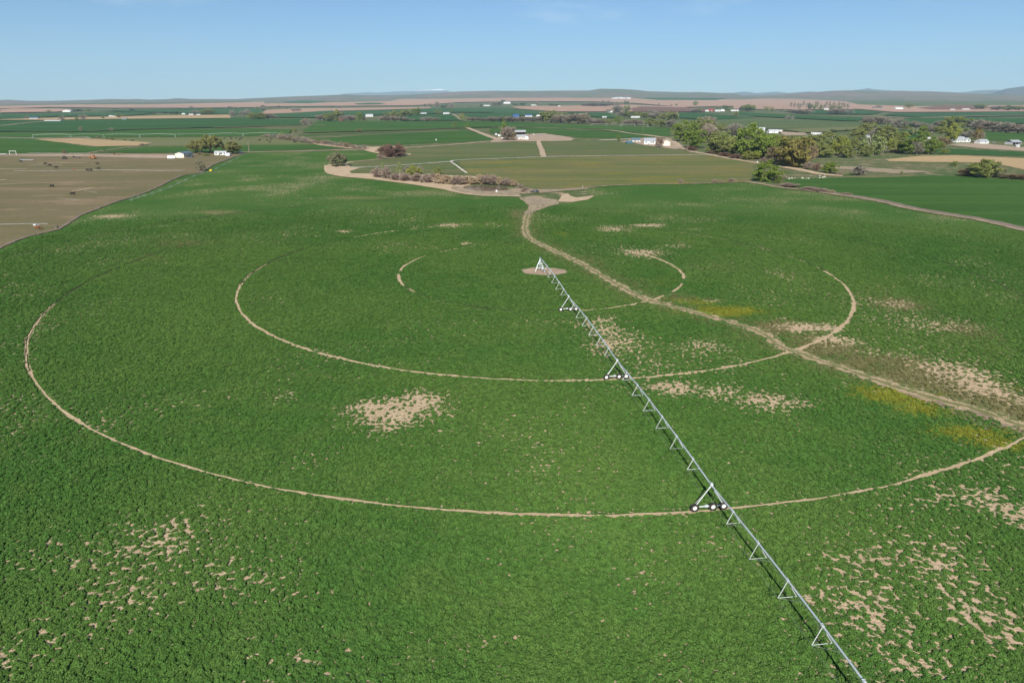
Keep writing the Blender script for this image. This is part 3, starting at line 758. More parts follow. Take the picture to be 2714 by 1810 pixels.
for k, (fr, uv, w) in enumerate([('E', (0, 440, 300, 428, 750, 415), 2.2), ('E', (330, 252, 560, 248, 780, 245), 3), ('E', (0, 400, 60, 398), 3), ('E', (250, 270, 400, 266, 560, 268), 2.4),
                                 ('E', (650, 500, 820, 470), 2.0), ('E', (0, 300, 240, 302), 2), ('E', (900, 470, 1020, 466), 1.6)]):
    track('cattle_trail', fr, uv, w, M_sand, 6, 'pale cattle trail worn into the brown pasture', rag=.6)['group'] = 'cattle trails in the pasture'
track('crop_line', 'A', (1960, 868, 2351, 858, 2700, 850), 1.6, M_oliveg, 1, 'pale line across the alfalfa by the wheel line', rag=.5)
# the sandy two-track path through the alfalfa
def path_w(s):
    return 2.6 if s > 45 else 2.6 + (45 - s) * .08
ribbon('field_path', PATH, path_w, M_path, 2, 'sandy path winding through the alfalfa field', rag=.5, step=.45, seed=3, cross=5)
ribbon('path_crown', PATH, .95, soil_mat('weedy_crown', (.15, .155, .062), (.20, .175, .085), weed=(.09, .13, .035), amount=.5, scale=.8), 3, 'weedy green strip between the ruts of the field path', rag=.9, step=.45, seed=8)
ring_pad = [(PX + 1.2 + (7.0 + random.uniform(-.7, .9)) * math.cos(a), PY - 1.0 + (4.9 + random.uniform(-.6, .6)) * math.sin(a)) for a in np.linspace(0, 2 * math.pi, 26)[:-1]]
drape('pivot_pad', ring_pad, soil_mat('pad_soil', (.28, .21, .145), (.36, .275, .19), scale=.3), 3, 'bare dirt pad under the pivot tower', jitter=.3, cell=3)

# wheel tracks: ragged ruts; the tread is bare sand where it is worn and a dark strip with crop shade painted in where the plants close over it
def arc(name, rad, a0, a1, w, mat, label, seed, gap=.0):
    n = max(8, int(abs(a1 - a0) * rad / .55))
    vs, fs = [], []
    prev = False
    for i in range(n + 1):
        a = a0 + (a1 - a0) * i / n
        s = rad * a
        k = float(fbm(s / 2.3, seed, 50 + seed, 3)); k2 = float(fbm(s / 1.1, seed + 9, 51 + seed, 2)); g = float(fbm(s / 7.0, seed + 3, 61, 2))
        if gap and g < gap:
            prev = False; continue
        off = (float(fbm(s / 6, seed, 70, 2)) - .5) * .5
        big_ = .6 + 1.6 * max(0.0, float(fbm(s / 11.0, seed + 5, 81, 2)) - .35)
        wi, wo = w * big_ * (.1 + .9 * k), w * big_ * (.1 + .9 * k2)
        for rr, dz in ((rad + off - wi, .0), (rad + off, -.012), (rad + off + wo, .0)):
            x, y = PX + rr * math.cos(a), PY + rr * math.sin(a)
            vs.append((x, y, float(lift(x, y, 1.2)) + dz))
        if prev:
            b = len(vs) - 6
            fs += [(b, b + 3, b + 4, b + 1)[::-1], (b + 1, b + 4, b + 5, b + 2)[::-1]]
        prev = True
    o = mesh_obj(name, vs, fs, mat)
    return tag(o, label, kind='structure')
A_ = R
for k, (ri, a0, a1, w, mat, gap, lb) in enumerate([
    (0, -78, 45, .95, M_track, .30, 'sandy arc of the innermost wheel track'), (0, 120, 215, .8, M_track, .36, 'worn far arc of the innermost wheel track'), (0, 205, 275, .40, M_rut_shade, .2, 'dark near arc of the innermost wheel track'), (0, 45, 125, .4, M_rut_shade, .3, 'dark arc of the innermost track behind the pivot'),
    (1, 190, 292, .75, M_track, .0, 'sandy near arc of the middle wheel track'), (1, 292, 328, 1.1, M_track, .0, 'sandy right arc of the middle wheel track'), (1, 328, 360, 1.0, M_track, .25, 'worn arc of the middle track beside the path'), (1, 0, 62, .9, M_rut_shade, .15, 'dark far arc of the middle wheel track'), (1, 100, 142, .9, M_track, .33, 'worn far arc of the middle wheel track'), (1, 142, 192, .9, M_rut_shade, .15, 'dark left arc of the middle wheel track'), (1, 0, 50, .75, M_track, .44, 'broken sandy bits of the far middle track'),
    (2, 218, 300, .55, M_track, .0, 'sandy near arc of the outer wheel track'), (2, 300, 330, .55, M_track, .0, 'sandy right arc of the outer wheel track'), (2, 196, 222, .7, M_track, .46, 'broken sandy bits of the outer track'), (1, 160, 192, .8, M_track, .42, 'broken sandy bits of the left middle track'), (2, 128, 219, 1.15, M_rut_shade, .0, 'dark left arc of the outer wheel track'), (2, 75, 128, 1.0, M_rut_shade, .25, 'dark far arc of the outer wheel track'), (2, 330, 390, 1.0, M_rut_shade, .05, 'dark right arc of the outer wheel track'),
    (3, 110, 200, 1.0, M_rut_shade, .2, 'dark outermost wheel track on the left rise')]):
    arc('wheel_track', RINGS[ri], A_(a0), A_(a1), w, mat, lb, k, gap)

# ---- pond
pond = line('F', 1600, 532, 1650, 522, 1760, 517, 1860, 522, 1980, 530, 2005, 545, 1960, 553, 1850, 566, 1740, 560, 1690, 552, 1640, 545)
t = NT('pond_water')
t.principled((.13, .10, .065), .06, .5, 0, t.bump(t.noise(.8, 3), .08, .05))
drape('pond', pond, t.m, 8, 'small muddy pond reflecting the sky below brown reeds', jitter=.4)

# ---- hills and mountains
def ridge(name, sky, r0, r1, r2, mat, label, seed, base_fall=0.0, rough=.16, nd=26, na=420, a_lim=(-.75, .75), spread=None):
    """sky: surveyed skyline (column, row); the ridge is a real body of ground from its foot at r0 over its crest at r1 down to r2"""
    cols = np.array([s[0] for s in sky], float); rows = np.array([s[1] for s in sky], float)
    az_s = np.arctan2((cols - 1357) / FPX, CP + (905 - rows) / FPX * SP)
    dirh = np.sqrt(((cols - 1357) / FPX) ** 2 + (CP + (905 - rows) / FPX * SP) ** 2)
    tan_el = (-SP + (905 - rows) / FPX * CP) / dirh
    az = np.linspace(a_lim[0], a_lim[1], na)
    te = np.interp(az, az_s, tan_el)
    rr = np.concatenate([np.linspace(r0, r1, nd), np.linspace(r1, r2, 8)[1:]])
    vs, fs = [], []
    for r in rr:
        x = r * np.sin(az); y = r * np.cos(az)
        crest = CAM_H + te * r1
        foot = terrain(x * r0 / r, y * r0 / r) - 4
        if r <= r1:
            t_ = (r - r0) / (r1 - r0)
            prof = t_ * t_ * (3 - 2 * t_)
        else:
            prof = 1 - ((r - r1) / (r2 - r1)) ** 1.3
        n = fbm(az * 46 + seed, np.full_like(az, r / (r1 - r0) * 3.0), seed, 5) - .5
        rid = 1 - np.abs(fbm(az * 80, np.full_like(az, r / (r1 - r0) * 1.6), seed + 4, 4) - .5) * 4
        amp = (crest - foot) * rough
        z = foot + (crest - foot) * prof + amp * (n * 1.6 - .3 + rid * .35) * math.sin(math.pi * min(1, max(0, prof))) 
        vs += list(zip(x, y, z))
    for i in range(len(rr) - 1):
        for j in range(na - 1):
            p = i * na + j
            fs.append((p, p + 1, p + na + 1, p + na)[::-1])
    o = mesh_obj(name, vs, fs, mat, smooth=True)
    return tag(o, label, kind='structure')

def cv(fr, *uv):
    ox, oy, k = FRAMES[fr]
    return [(ox + uv[i] * k, oy + uv[i + 1] * k) for i in range(0, len(uv), 2)]
def hill_mat(name, c1, c2, c3, sc):
    t = NT(name)
    a = t.noise(sc, 6, .6, stretch=(1, .35, 2)); b = t.noise(sc * 3.3, 5, .65)
    c = t.mix(t.step(a, .36, .62), c1, c2); c = t.mix(t.step(b, .5, .68), c, c3)
    t.principled(c, .95, .1)
    return t.m
M_hill = hill_mat('sagebrush_hills', (.150, .115, .098), (.095, .110, .066), (.185, .135, .112), .0014)
M_hill2 = hill_mat('far_hills', (.13, .10, .085), (.09, .10, .065), (.17, .12, .10), .0008)
main_sky = cv('A', -700, 232, 0, 222, 60, 218, 250, 228, 500, 228, 700, 222, 850, 218, 980, 212, 1130, 215, 1210, 212, 1330, 218, 1480, 214, 1580, 205, 1700, 212, 1900, 212, 2100, 213, 2300, 203) + \
    cv('B', 60, 206, 400, 190, 700, 180, 880, 172, 1000, 178, 1300, 178, 1500, 172, 1700, 160, 1900, 146, 2250, 138) + \
    cv('C', 0, 140, 350, 140, 700, 137, 880, 137, 930, 128, 980, 121, 1080, 122, 1200, 125, 1300, 132, 1400, 143, 1700, 152, 1850, 150, 2000, 157, 2200, 166) + \
    cv('D', 50, 165, 300, 160, 450, 150, 650, 138, 800, 127, 1000, 124, 1200, 130, 1300, 127, 1400, 128, 1500, 135, 1650, 136, 1800, 146, 2000, 152, 2351, 162, 3000, 165)
ridge('hills', main_sky, 8200, 10200, 13500, M_hill, 'long line of low sagebrush hills on the horizon', 5, rough=.2)
near_sky = cv('A', -700, 262, 0, 250, 450, 248, 900, 254, 1500, 255, 2000, 240, 2300, 225) + cv('B', 0, 222, 400, 215, 900, 205, 1300, 208, 1600, 196, 1900, 178, 2300, 172) + \
    cv('C', 0, 172, 400, 176, 700, 178, 950, 158, 1300, 165, 1700, 178, 2100, 188, 2351, 192) + cv('D', 0, 178, 400, 172, 800, 168, 1200, 172, 1700, 170, 2351, 178, 3000, 180)
ridge('foothills', near_sky, 7600, 8700, 10000, hill_mat('foothill_scrub', (.11, .115, .07), (.15, .118, .095), (.09, .105, .06), .0018), 'lower scrubby foothills in front of the ridge line', 9, rough=.12)
t = NT('mountain_rock')
gz = t.n('ShaderNodeSeparateXYZ'); t.link(t.pos, gz.inputs[0])
sn = t.noise(.004, 5, .65, stretch=(1, 1, 1.5))
snow = t.step(t.math('ADD', gz.outputs[2], t.math('MULTIPLY', sn, 260)), 465, 520)
t.principled(t.mix(snow, (.12, .12, .125), (.85, .87, .9)), .9, .1)
mtn_sky = cv('B', 500, 210, 850, 172, 900, 163, 1000, 158, 1100, 151, 1180, 156, 1280, 148, 1400, 142, 1500, 142, 1560, 132, 1620, 130, 1690, 126, 1740, 124, 1770, 128, 1800, 140, 1850, 148, 2000, 158, 2300, 190)
ridge('snowy_mountain', mtn_sky, 21000, 24000, 27000, t.m, 'pale distant mountain with patchy snow on its crest', 13, rough=.25, nd=18, na=220, a_lim=(-.34, -.02))
far_sky = cv('C', 1900, 175, 2050, 160, 2180, 155, 2250, 146, 2330, 152) + cv('D', 80, 138, 170, 146, 330, 134, 430, 145, 600, 132, 700, 138, 900, 130, 1000, 118, 1050, 112, 1080, 106, 1110, 114, 1200, 120, 1300, 128, 1560, 130, 1700, 136, 1850, 140, 1980, 124, 2100, 120, 2250, 118, 2351, 125, 2900, 140)
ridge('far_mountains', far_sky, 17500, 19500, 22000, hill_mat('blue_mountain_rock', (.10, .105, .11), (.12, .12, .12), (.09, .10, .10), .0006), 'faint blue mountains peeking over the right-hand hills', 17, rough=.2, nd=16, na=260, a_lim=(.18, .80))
mtn_r = cv('D', 1900, 170, 2080, 150, 2150, 128, 2200, 111, 2280, 100, 2351, 91, 2500, 80, 2700, 75, 3000, 95)
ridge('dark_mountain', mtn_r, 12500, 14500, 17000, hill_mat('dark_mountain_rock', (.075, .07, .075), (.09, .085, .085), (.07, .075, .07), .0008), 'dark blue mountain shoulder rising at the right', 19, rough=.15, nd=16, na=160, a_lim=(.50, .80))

# ------------------------------------------------------------------ centre pivot sprinkler
M_galv = paint('galvanised_steel', (.50, .54, .56), .38, .5, .35, wear=.10, scale=.4)
M_strut = paint('galvanised_angle', (.50, .52, .50), .5, .4, .2, wear=.1, scale=.6)
M_rod = paint('truss_rod_steel', (.30, .36, .30), .5, .3, .3)
M_tyre = paint('tyre_rubber', (.035, .033, .030), .9, .2, wear=.4, scale=4)
M_rim = paint('white_wheel_rim', (.72, .70, .64), .6, .3, wear=.15)
M_hose = paint('drop_hose', (.07, .08, .07), .7)
M_boxgrey = paint('control_box', (.40, .43, .45), .5)

T3 = spot('P', 1882, 1358)
UD = (Vector((T3[0], T3[1])) - PIV).normalized()
VD = Vector((UD.y, -UD.x))
if VD.x > 0:
    VD = -VD
def uvz(u, v, z):
    p = UD * u + VD * v
    return (p.x, p.y, z)
def gz(u, v):
    p = PIV + UD * u + VD * v
    return float(terrain(p.x, p.y)) - PZ
PIPE_H = 3.75
piv = empty('center_pivot', (PX, PY, PZ))
tag(piv, 'long galvanised centre pivot sprinkler spanning the green field', 'irrigation pivot')

m = MB()                                        # fixed tower in the middle
tw = empty('pivot_tower', (0, 0, 0)); tw.parent = piv
for sx in (-1, 1):
    for sy in (-1, 1):
        m = MB(); m.tube((sx * 1.5, sy * 1.5, 0), (sx * .12, sy * .12, 3.5), .055, .05, 6); m.build('leg', M_galv, tw)
for zz in (1.2, 2.3):
    k = 1.5 + (.12 - 1.5) * zz / 3.5
    m = MB()
    for a, b in (((-k, -k), (k, -k)), ((k, -k), (k, k)), ((k, k), (-k, k)), ((-k, k), (-k, -k))):
        m.tube((*a, zz), (*b, zz), .04, n=5)
    m.build('brace', M_galv, tw)
m = MB(); m.tube((0, 0, 0), (0, 0, 4.15), .13, n=10); m.ball((0, 0, 4.15), .2, .2, .15); m.build('riser_pipe', M_galv, tw, True)
m = MB(); m.box(.5, 1.0, -1.45, -1.15, .7, 1.9); m.box(.46, 1.04, -1.47, -1.13, 1.9, 1.95); m.build('control_panel', M_boxgrey, tw)
m = MB(); m.box(-1.8, 1.8, -1.8, 1.8, 0, .12); m.build('concrete_base', M_conc, tw)

def crown(s):
    return .55 * math.sin(math.pi * s)
def make_span(u0, u1, first):
    L = u1 - u0
    sp = empty('span', (0, 0, 0)); sp.parent = piv
    h0 = PIPE_H + (.35 if first else gz(u0, 0)); h1 = PIPE_H + gz(u1, 0)
    N = 28
    P = [Vector(uvz(u0 + L * i / N, 0, h0 + (h1 - h0) * i / N + crown(i / N))) for i in range(N + 1)]
    m = MB(); n = 8; vs = []; fs = []
    for p in P:
        for j in range(n):
            t_ = 2 * math.pi * j / n
            q = VD * (math.cos(t_) * .105)
            vs.append((p.x + q.x, p.y + q.y, p.z + math.sin(t_) * .105))
    for i in range(N):
        for j in range(n):
            k = (j + 1) % n
            fs.append((i * n + j, i * n + k, (i + 1) * n + k, (i + 1) * n + j))
    m.add(vs, fs); m.build('pipe', M_galv, sp, True)
    def ph(s):
        return h0 + (h1 - h0) * s + crown(s)
    bottoms = {1: [], -1: []}
    for k in range(1, 7):
        s = k / 7.0; u = u0 + L * s; z = ph(s)
        d = 1.75 if 1 < k < 6 else 1.35
        hw = 1.0 if 1 < k < 6 else .85
        ln = .35
        m = MB()
        for sd in (1, -1):
            b = uvz(u + ln, sd * hw, z - d); bottoms[sd].append(b)
            m.tube(uvz(u, 0, z - .06), b, .034, n=5)
        m.tube(uvz(u + ln, hw, z - d), uvz(u + ln, -hw, z - d), .028, n=5)
        m.build('truss_frame', M_strut, sp)
        m = MB()
        for sd in (1, -1):
            m.tube(uvz(u + ln, sd * hw, z - d), uvz(u + L / 14, 0, ph(s + .5 / 7) - .05), .018, n=4)
        m.build('diagonal_strut', M_rod, sp)
        m = MB()                                  # flange collar with a bent sprinkler outlet
        m.tube(uvz(u - .14, 0, z), uvz(u + .14, 0, z), .155, n=8)
        m.tube(uvz(u, .0, z), uvz(u, .05, z + .36), .03, n=5); m.tube(uvz(u, .05, z + .36), uvz(u, .32, z + .30), .03, n=5)
        m.build('outlet', M_galv, sp)
        m = MB(); m.tube(uvz(u, .32, z + .30), uvz(u, .36, z - 1.75), .018, n=4); m.tube(uvz(u, .36, z - 1.75), uvz(u, .36, z - 1.95), .05, n=6)
        m.build('drop_hose', M_hose, sp)
    for sd in (1, -1):
        a = uvz(u0 + .1, sd * .55, h0 - 1.0) if not first else uvz(u0 + .1, sd * .12, h0 - .3)
        e = uvz(u1 - .1, sd * .95, h1 - 1.55)
        ch = [a] + bottoms[sd] + [e]
        m = MB()
        for p, q in zip(ch[:-1], ch[1:]):
            m.tube(p, q, .010, n=4)
        m.build('truss_rod', M_rod, sp)

def make_drive_tower(u):
    g = gz(u, 0); tw = empty('drive_tower', (0, 0, 0)); tw.parent = piv
    top = uvz(u, 0, PIPE_H + g + .02)
    bz = .70 + g
    for sd in (1, -1):
        m = MB()
        m.tube(top, uvz(u, sd * 1.95, bz), .075, .085, 6)
        m.tube(uvz(u, 0, PIPE_H + g - .2), uvz(u - .55 * 1, sd * 1.85, bz), .035, n=5)
        m.build('leg', M_strut, tw)
    m = MB(); m.tube(uvz(u, 2.05, bz), uvz(u, -2.05, bz), .10, n=8); m.build('base_beam', M_strut, tw)
    m = MB(); c = Vector(uvz(u, .35, bz)); m.tube(uvz(u, .2, bz + .02), uvz(u, .6, bz + .02), .19, n=8); m.build('gear_motor', M_boxgrey, tw)
    m = MB(); m.tube(uvz(u - .05, 0, PIPE_H + g - .02), uvz(u + .05, 0, PIPE_H + g + .02), .2, n=10); m.ball(uvz(u + .12, 0, PIPE_H + g + .12), .22, .22, .2); m.build('flex_joint', M_galv, tw, True)
    m = MB(); c = uvz(u + .2, .12, PIPE_H + g + .3); m.box(c[0] - .15, c[0] + .15, c[1] - .12, c[1] + .12, c[2] - .2, c[2] + .2); m.build('tower_box', M_boxgrey, tw)
    for v in (1.95, -.52, -1.95):
        gg = gz(u, v); c = uvz(u, v, .575 + gg); ax = (UD.x, UD.y, 0)
        m = MB(); m.cur = 0; m.ring(c, ax, .575, .30, .15, 18)
        for i in range(18):                       # chevron lugs on the tread
            t_ = 2 * math.pi * i / 18
            e = VD * math.cos(t_)
            p = Vector(c) + Vector((e.x, e.y, math.sin(t_))) * .585
            m.tube(p - Vector(ax) * .13, p + Vector(ax) * .13, .035, n=4)
        m.cur = 1
        for k in (-.06, .10):
            m.tube(Vector(c) + Vector(ax) * k, Vector(c) + Vector(ax) * (k + .03), .30, .27, 14)
        m.tube(Vector(c) - Vector(ax) * .12, Vector(c) + Vector(ax) * .17, .07, n=8)
        m.build('wheel', [M_tyre, M_rim], tw)
us = [0.0] + RINGS
for i in range(4):
    make_span(us[i], us[i + 1], i == 0)
    make_drive_tower(us[i + 1])

def far_pivot(label, ends, towers, hgt=3.9):
    """a distant pivot: towers at surveyed spots, bowed pipes between"""
    P = [spot(*e) for e in ends]
    root = empty('center_pivot', (P[0][0], P[0][1], P[0][2])); tag(root, label, 'irrigation pivot')
    o_ = Vector(P[0][:3]); Q = [Vector(p[:3]) - o_ for p in P]
    for i, q in enumerate(Q):
        d = (Q[min(i + 1, len(Q) - 1)] - Q[max(i - 1, 0)]).normalized(); nn = Vector((-d.y, d.x, 0))
        m = MB()
        for sd in (1, -1):
            m.tube(q + Vector((0, 0, hgt)), q + nn * sd * 2.2 + Vector((0, 0, .5)), .09, n=5)
        m.tube(q + nn * 2.2 + Vector((0, 0, .6)), q - nn * 2.2 + Vector((0, 0, .6)), .1, n=5)
        for sd in (1, -1):
            m.ring(q + nn * sd * 2.1 + Vector((0, 0, .6)), d, .6, .2, .15, 10)
        m.build('drive_tower', M_galv, root)
    for a, b in zip(Q[:-1], Q[1:]):
        m = MB(); n = 8
        for k in range(n):
            s0, s1 = k / n, (k + 1) / n
            m.tube(a.lerp(b, s0) + Vector((0, 0, hgt + .9 * math.sin(math.pi * s0))), a.lerp(b, s1) + Vector((0, 0, hgt + .9 * math.sin(math.pi * s1))), .08, n=5)
            if 0 < k:
                p = a.lerp(b, s0) + Vector((0, 0, hgt + .9 * math.sin(math.pi * s0)))
                m.tube(p, p - Vector((0, 0, 1.5)), .05, n=4)
        m.build('span', M_galv, root)
far_pivot('distant pivot sprinkler across the far green field', [('A', u, v) for u, v in ((295, 556), (632, 553), (925, 553), (1247, 552), (1562, 551), (1865, 546), (2165, 543), (2480, 540))], 8)
far_pivot('distant pivot sprinkler below the hedgerow', [('C', u, v) for u, v in ((895, 452), (1030, 452), (1162, 455), (1285, 456), (1400, 459))], 5)

# ------------------------------------------------------------------ buildings
M_white = paint('white_siding', (.56, .56, .545), .6, .3, wear=.08)
M_cream = paint('cream_metal_siding', (.58, .53, .41), .55, .4, wear=.06)
M_greyw = paint('grey_siding', (.48, .49, .50), .7, .2)
M_redw = paint('barn_red_boards', (.22, .055, .05), .8, .2, wear=.25)
M_pinkw = paint('pale_pink_siding', (.66, .55, .50), .7, .2)
M_roofg = corrugated('grey_metal_roof', (.38, .41, .43))
M_rooflt = corrugated('light_metal_roof', (.42, .44, .45))
M_roofbl = corrugated('blue_metal_roof', (.045, .11, .27))
M_roofwt = corrugated('white_metal_roof', (.62, .63, .63))
M_roofdk = paint('dark_shingles', (.12, .13, .14), .9, .1, wear=.3)
M_roofbg = corrugated('blue_grey_metal_roof', (.14, .19, .23))
M_teal = paint('teal_boards', (.05, .12, .15), .7, .2, wear=.2)
M_glass = paint('window_glass', (.03, .04, .05), .1, .6)
M_door = paint('dark_door', (.10, .09, .08), .6)
M_doorw = paint('white_roll_door', (.62, .62, .60), .6)
M_orange = paint('rust_orange_paint', (.35, .14, .04), .6, wear=.3)
M_yel = paint('machine_yellow', (.62, .42, .03), .45, wear=.2)
M_blk = paint('black_machine', (.03, .03, .03), .6)

def building(name, label, cat, fr, u, v, wu, hu, style, wall, roof, depth, yaw=0.0, rf=.42, nwin=2, door='door', group=None, over=.35, open_front=False, hmin=2.4):
    x, y, z, mpu = spot(fr, u, v)
    w = wu * mpu; H = max(hu * mpu, hmin); wh = H * (1 - rf)
    b = empty(name, (x, y, z - .05), yaw); tag(b, label, cat, group)
    hw, d = w / 2, depth
    m = MB()
    if open_front:
        m.box(-hw, hw, d - .15, d, 0, wh); m.box(-hw, -hw + .15, 0, d - .15, 0, wh); m.box(hw - .15, hw, 0, d - .15, 0, wh)
    elif style == 'gable':
        m.prism([(-hw, 0), (hw, 0), (hw, wh), (0, H - .12), (-hw, wh)], 'y', 0, d)
    elif style == 'side':
        m.prism([(0, 0), (d, 0), (d, wh), (d / 2, H - .12), (0, wh)], 'x', -hw, hw)
    else:
        m.box(-hw, hw, 0, d, 0, wh)
    m.build('wall', wall, b)
    m = MB(); th = .14
    if style == 'gable':
        for s in (-1, 1):
            k = (H - wh) / hw
            m.prism([(0, H), (s * (hw + over), wh - over * k), (s * (hw + over), wh - over * k + th), (0, H + th)][::s], 'y', -over, d + over)
    elif style == 'side':
        hd = d / 2; k = (H - wh) / hd
        for s, c in ((-1, 0), (1, 0)):
            m.prism([(hd, H), (hd + s * (hd + over), wh - over * k), (hd + s * (hd + over), wh - over * k + th), (hd, H + th)][::-s], 'x', -hw - over, hw + over)
    else:
        m.prism([(-over, wh + .05), (d + over, H * .98), (d + over, H * .98 + th), (-over, wh + .05 + th)], 'x', -hw - over, hw + over)
    m.build('roof', roof, b)
    if open_front:
        for i in range(4):
            px = -hw + .1 + (w - .2) * i / 3
            m = MB(); m.box(px - .1, px + .1, -.02, .18, 0, wh); m.build('post', wall, b)
        return b
    taken = 0
    if door:
        dw = min(1.0, w * .18) if door == 'door' else min(3.4, w * .4)
        dh = min(2.05, wh * .86) if door == 'door' else min(3.2, wh * .86)
        dx = -hw * .15 if door == 'door' else hw * .1
        m = MB(); m.box(dx - dw / 2, dx + dw / 2, -.05, .02, 0.02, dh); m.build('door', M_door if door == 'door' else M_doorw, b)
    for i in range(nwin):
        px = -hw + w * (i + .6) / (nwin + .2)
        if door and abs(px + (hw * .15 if door == 'door' else -hw * .1)) < 1.2:
            px += 1.4 if px + 1.4 < hw - .6 else -1.4
        ww = min(1.2, w * .12); z0 = wh * .42; z1 = wh * .82
        m = MB(); m.box(px - ww / 2 - .08, px + ww / 2 + .08, -.05, .02, z0 - .08, z1 + .08); win = m.build('window', M_white if wall is not M_white else M_greyw, b)
        m = MB(); m.box(px - ww / 2, px + ww / 2, -.075, -.03, z0, z1); m.build('pane', M_glass, win)
    return b

BLD = building
BLD('metal_shed', 'cream gable metal shed with blue grey roof beside the brown pasture', 'shed', 'J', 437, 655, 235, 145, 'gable', M_cream, M_roofbg, 15, R(-8), .24, 0, 'roll')
BLD('mobile_home', 'long white mobile home under the willow trees', 'mobile home', 'J', 1450, 585, 280, 98, 'side', M_white, M_roofwt, 4.5, R(4), .25, 4)
BLD('small_shed', 'small white shed at the end of the willow farmstead', 'shed', 'J', 1925, 548, 62, 70, 'gable', M_white, M_roofwt, 3, 0, .25, 0)
BLD('barn', 'white gable barn standing alone on the far left plain', 'barn', 'A', 592, 327, 65, 18, 'gable', M_white, M_roofwt, 25, R(10), .4, 0, 'roll')
BLD('farmhouse', 'far blue roofed farmhouse beside the white equipment row', 'house', 'A', 300, 389, 72, 15, 'side', M_white, M_roofbl, 10, 0, .45, 3)
BLD('long_shed', 'long low white shed beyond the broad green field', 'shed', 'A', 465, 411, 140, 11, 'side', M_white, M_roofwt, 14, R(3), .35, 0, None)
BLD('farmhouse', 'far white house left of the light blue sheds', 'house', 'A', 985, 371, 34, 12, 'side', M_white, M_roofwt, 8, 0, .45, 2)
BLD('farmhouse', 'small far tan house with two windows by the light blue sheds', 'house', 'A', 1018, 372, 26, 10, 'gable', M_pinkw, M_roofg, 8, 0, .45, 1)
BLD('farm_shed', 'pale blue roofed shed standing in the far green field', 'shed', 'A', 1105, 394, 36, 11, 'side', M_white, M_roofbg, 9, 0, .45, 1)
BLD('farmhouse', 'far white gable house among the left hedge trees', 'house', 'A', 1632, 349, 30, 12, 'gable', M_white, M_roofg, 10, 0, .45, 1)
BLD('farmhouse', 'far pale house with grey roof right of the left hedge', 'house', 'A', 1700, 353, 40, 11, 'side', M_pinkw, M_roofg, 9, 0, .45, 2)
BLD('farm_shed', 'far low white shed at the pale lane end', 'shed', 'A', 1765, 354, 32, 8, 'side', M_white, M_roofwt, 9, 0, .4, 0)
BLD('farmhouse', 'white house between the two far tree clumps', 'house', 'B', 1105, 369, 64, 22, 'side', M_white, M_rooflt, 10, R(8), .45, 3)
BLD('farmhouse', 'white house above the green slope, left one', 'house', 'B', 1585, 347, 56, 14, 'side', M_white, M_roofg, 9, 0, .45, 2)
BLD('farmhouse', 'white house at the top of the hedge lane', 'house', 'B', 1790, 346, 56, 15, 'side', M_white, M_rooflt, 10, 0, .45, 2)
BLD('small_shed', 'small white shed inside the thicket by the canal', 'shed', 'B', 700, 400, 36, 12, 'gable', M_white, M_rooflt, 6, 0, .4, 0)
BLD('small_shed', 'little red roofed shed beside the thicket', 'shed', 'B', 856, 404, 42, 12, 'side', M_redw, M_redw, 6, 0, .45, 0)
BLD('barn', 'far white barn on the knoll with dark trees', 'barn', 'B', 2330, 254, 60, 16, 'side', M_white, M_roofwt, 14, 0, .45, 0, 'roll')
BLD('farm_shed', 'far low pale shed left of the knoll barn', 'shed', 'B', 2150, 274, 56, 8, 'side', M_white, M_roofwt, 10, 0, .4, 0)
BLD('pole_shed', 'open fronted shed with pale roof behind the farmhouse', 'shed', 'K', 1150, 405, 440, 165, 'side', M_redw, M_rooflt, 9, R(3), .38, 0, None, open_front=True)
BLD('farmhouse', 'pinkish farmhouse with light grey roof at the lane end', 'house', 'K', 1190, 600, 380, 180, 'side', M_pinkw, M_rooflt, 9, R(3), .42, 3)
BLD('garage', 'white gable wing standing beside the pinkish farmhouse', 'garage', 'K', 1405, 605, 150, 160, 'gable', M_white, M_rooflt, 8, R(-4), .35, 0, 'roll')
BLD('small_shed', 'small white shed left of the farmyard tree', 'shed', 'K', 215, 425, 72, 70, 'side', M_white, M_roofwt, 3, 0, .3, 0)
BLD('farmhouse', 'white house wing with blue grey roof by the gravel drive', 'house', 'L', 860, 485, 290, 135, 'side', M_white, M_roofbg, 8, R(-4), .5, 2)
BLD('farmhouse', 'white house with grey roof and low front wall', 'house', 'L', 1330, 575, 400, 215, 'side', M_white, M_roofg, 10, R(-6), .42, 3)
BLD('garage', 'cream gable garage beside the grey roofed house', 'garage', 'L', 1895, 622, 280, 195, 'gable', M_cream, M_cream, 10, R(-16), .35, 0, 'roll')
BLD('farm_shed', 'dark teal shed with slanting roof beside the gravel drive', 'shed', 'L', 640, 548, 200, 100, 'side', M_teal, M_teal, 6, R(5), .55, 0, None)
BLD('farm_shed', 'bright blue roofed shed behind the far hedgerow', 'shed', 'C', 228, 372, 54, 24, 'side', M_roofbl, M_roofbl, 10, 0, .4, 0, None)
BLD('farmhouse', 'white house with blue roof behind the far hedgerow', 'house', 'C', 340, 369, 62, 19, 'side', M_white, M_roofbl, 10, R(5), .5, 3)
BLD('small_shed', 'small white shed right of the blue roofed house', 'shed', 'C', 425, 366, 34, 15, 'gable', M_white, M_rooflt, 7, 0, .4, 0)
BLD('small_shed', 'brown gable shed among the hedgerow trees', 'shed', 'C', 632, 369, 28, 20, 'gable', paint('tan_brown_boards', (.34, .2, .12), .8), M_roofdk, 7, 0, .4, 0)
BLD('silo_shed', 'grey tall shed left of the far green trees', 'shed', 'C', 1066, 331, 38, 20, 'gable', M_greyw, M_rooflt, 12, 0, .35, 0)
BLD('farm_shed', 'low white shed below the far green trees', 'shed', 'C', 1015, 377, 40, 12, 'side', M_white, M_rooflt, 8, 0, .4, 1)
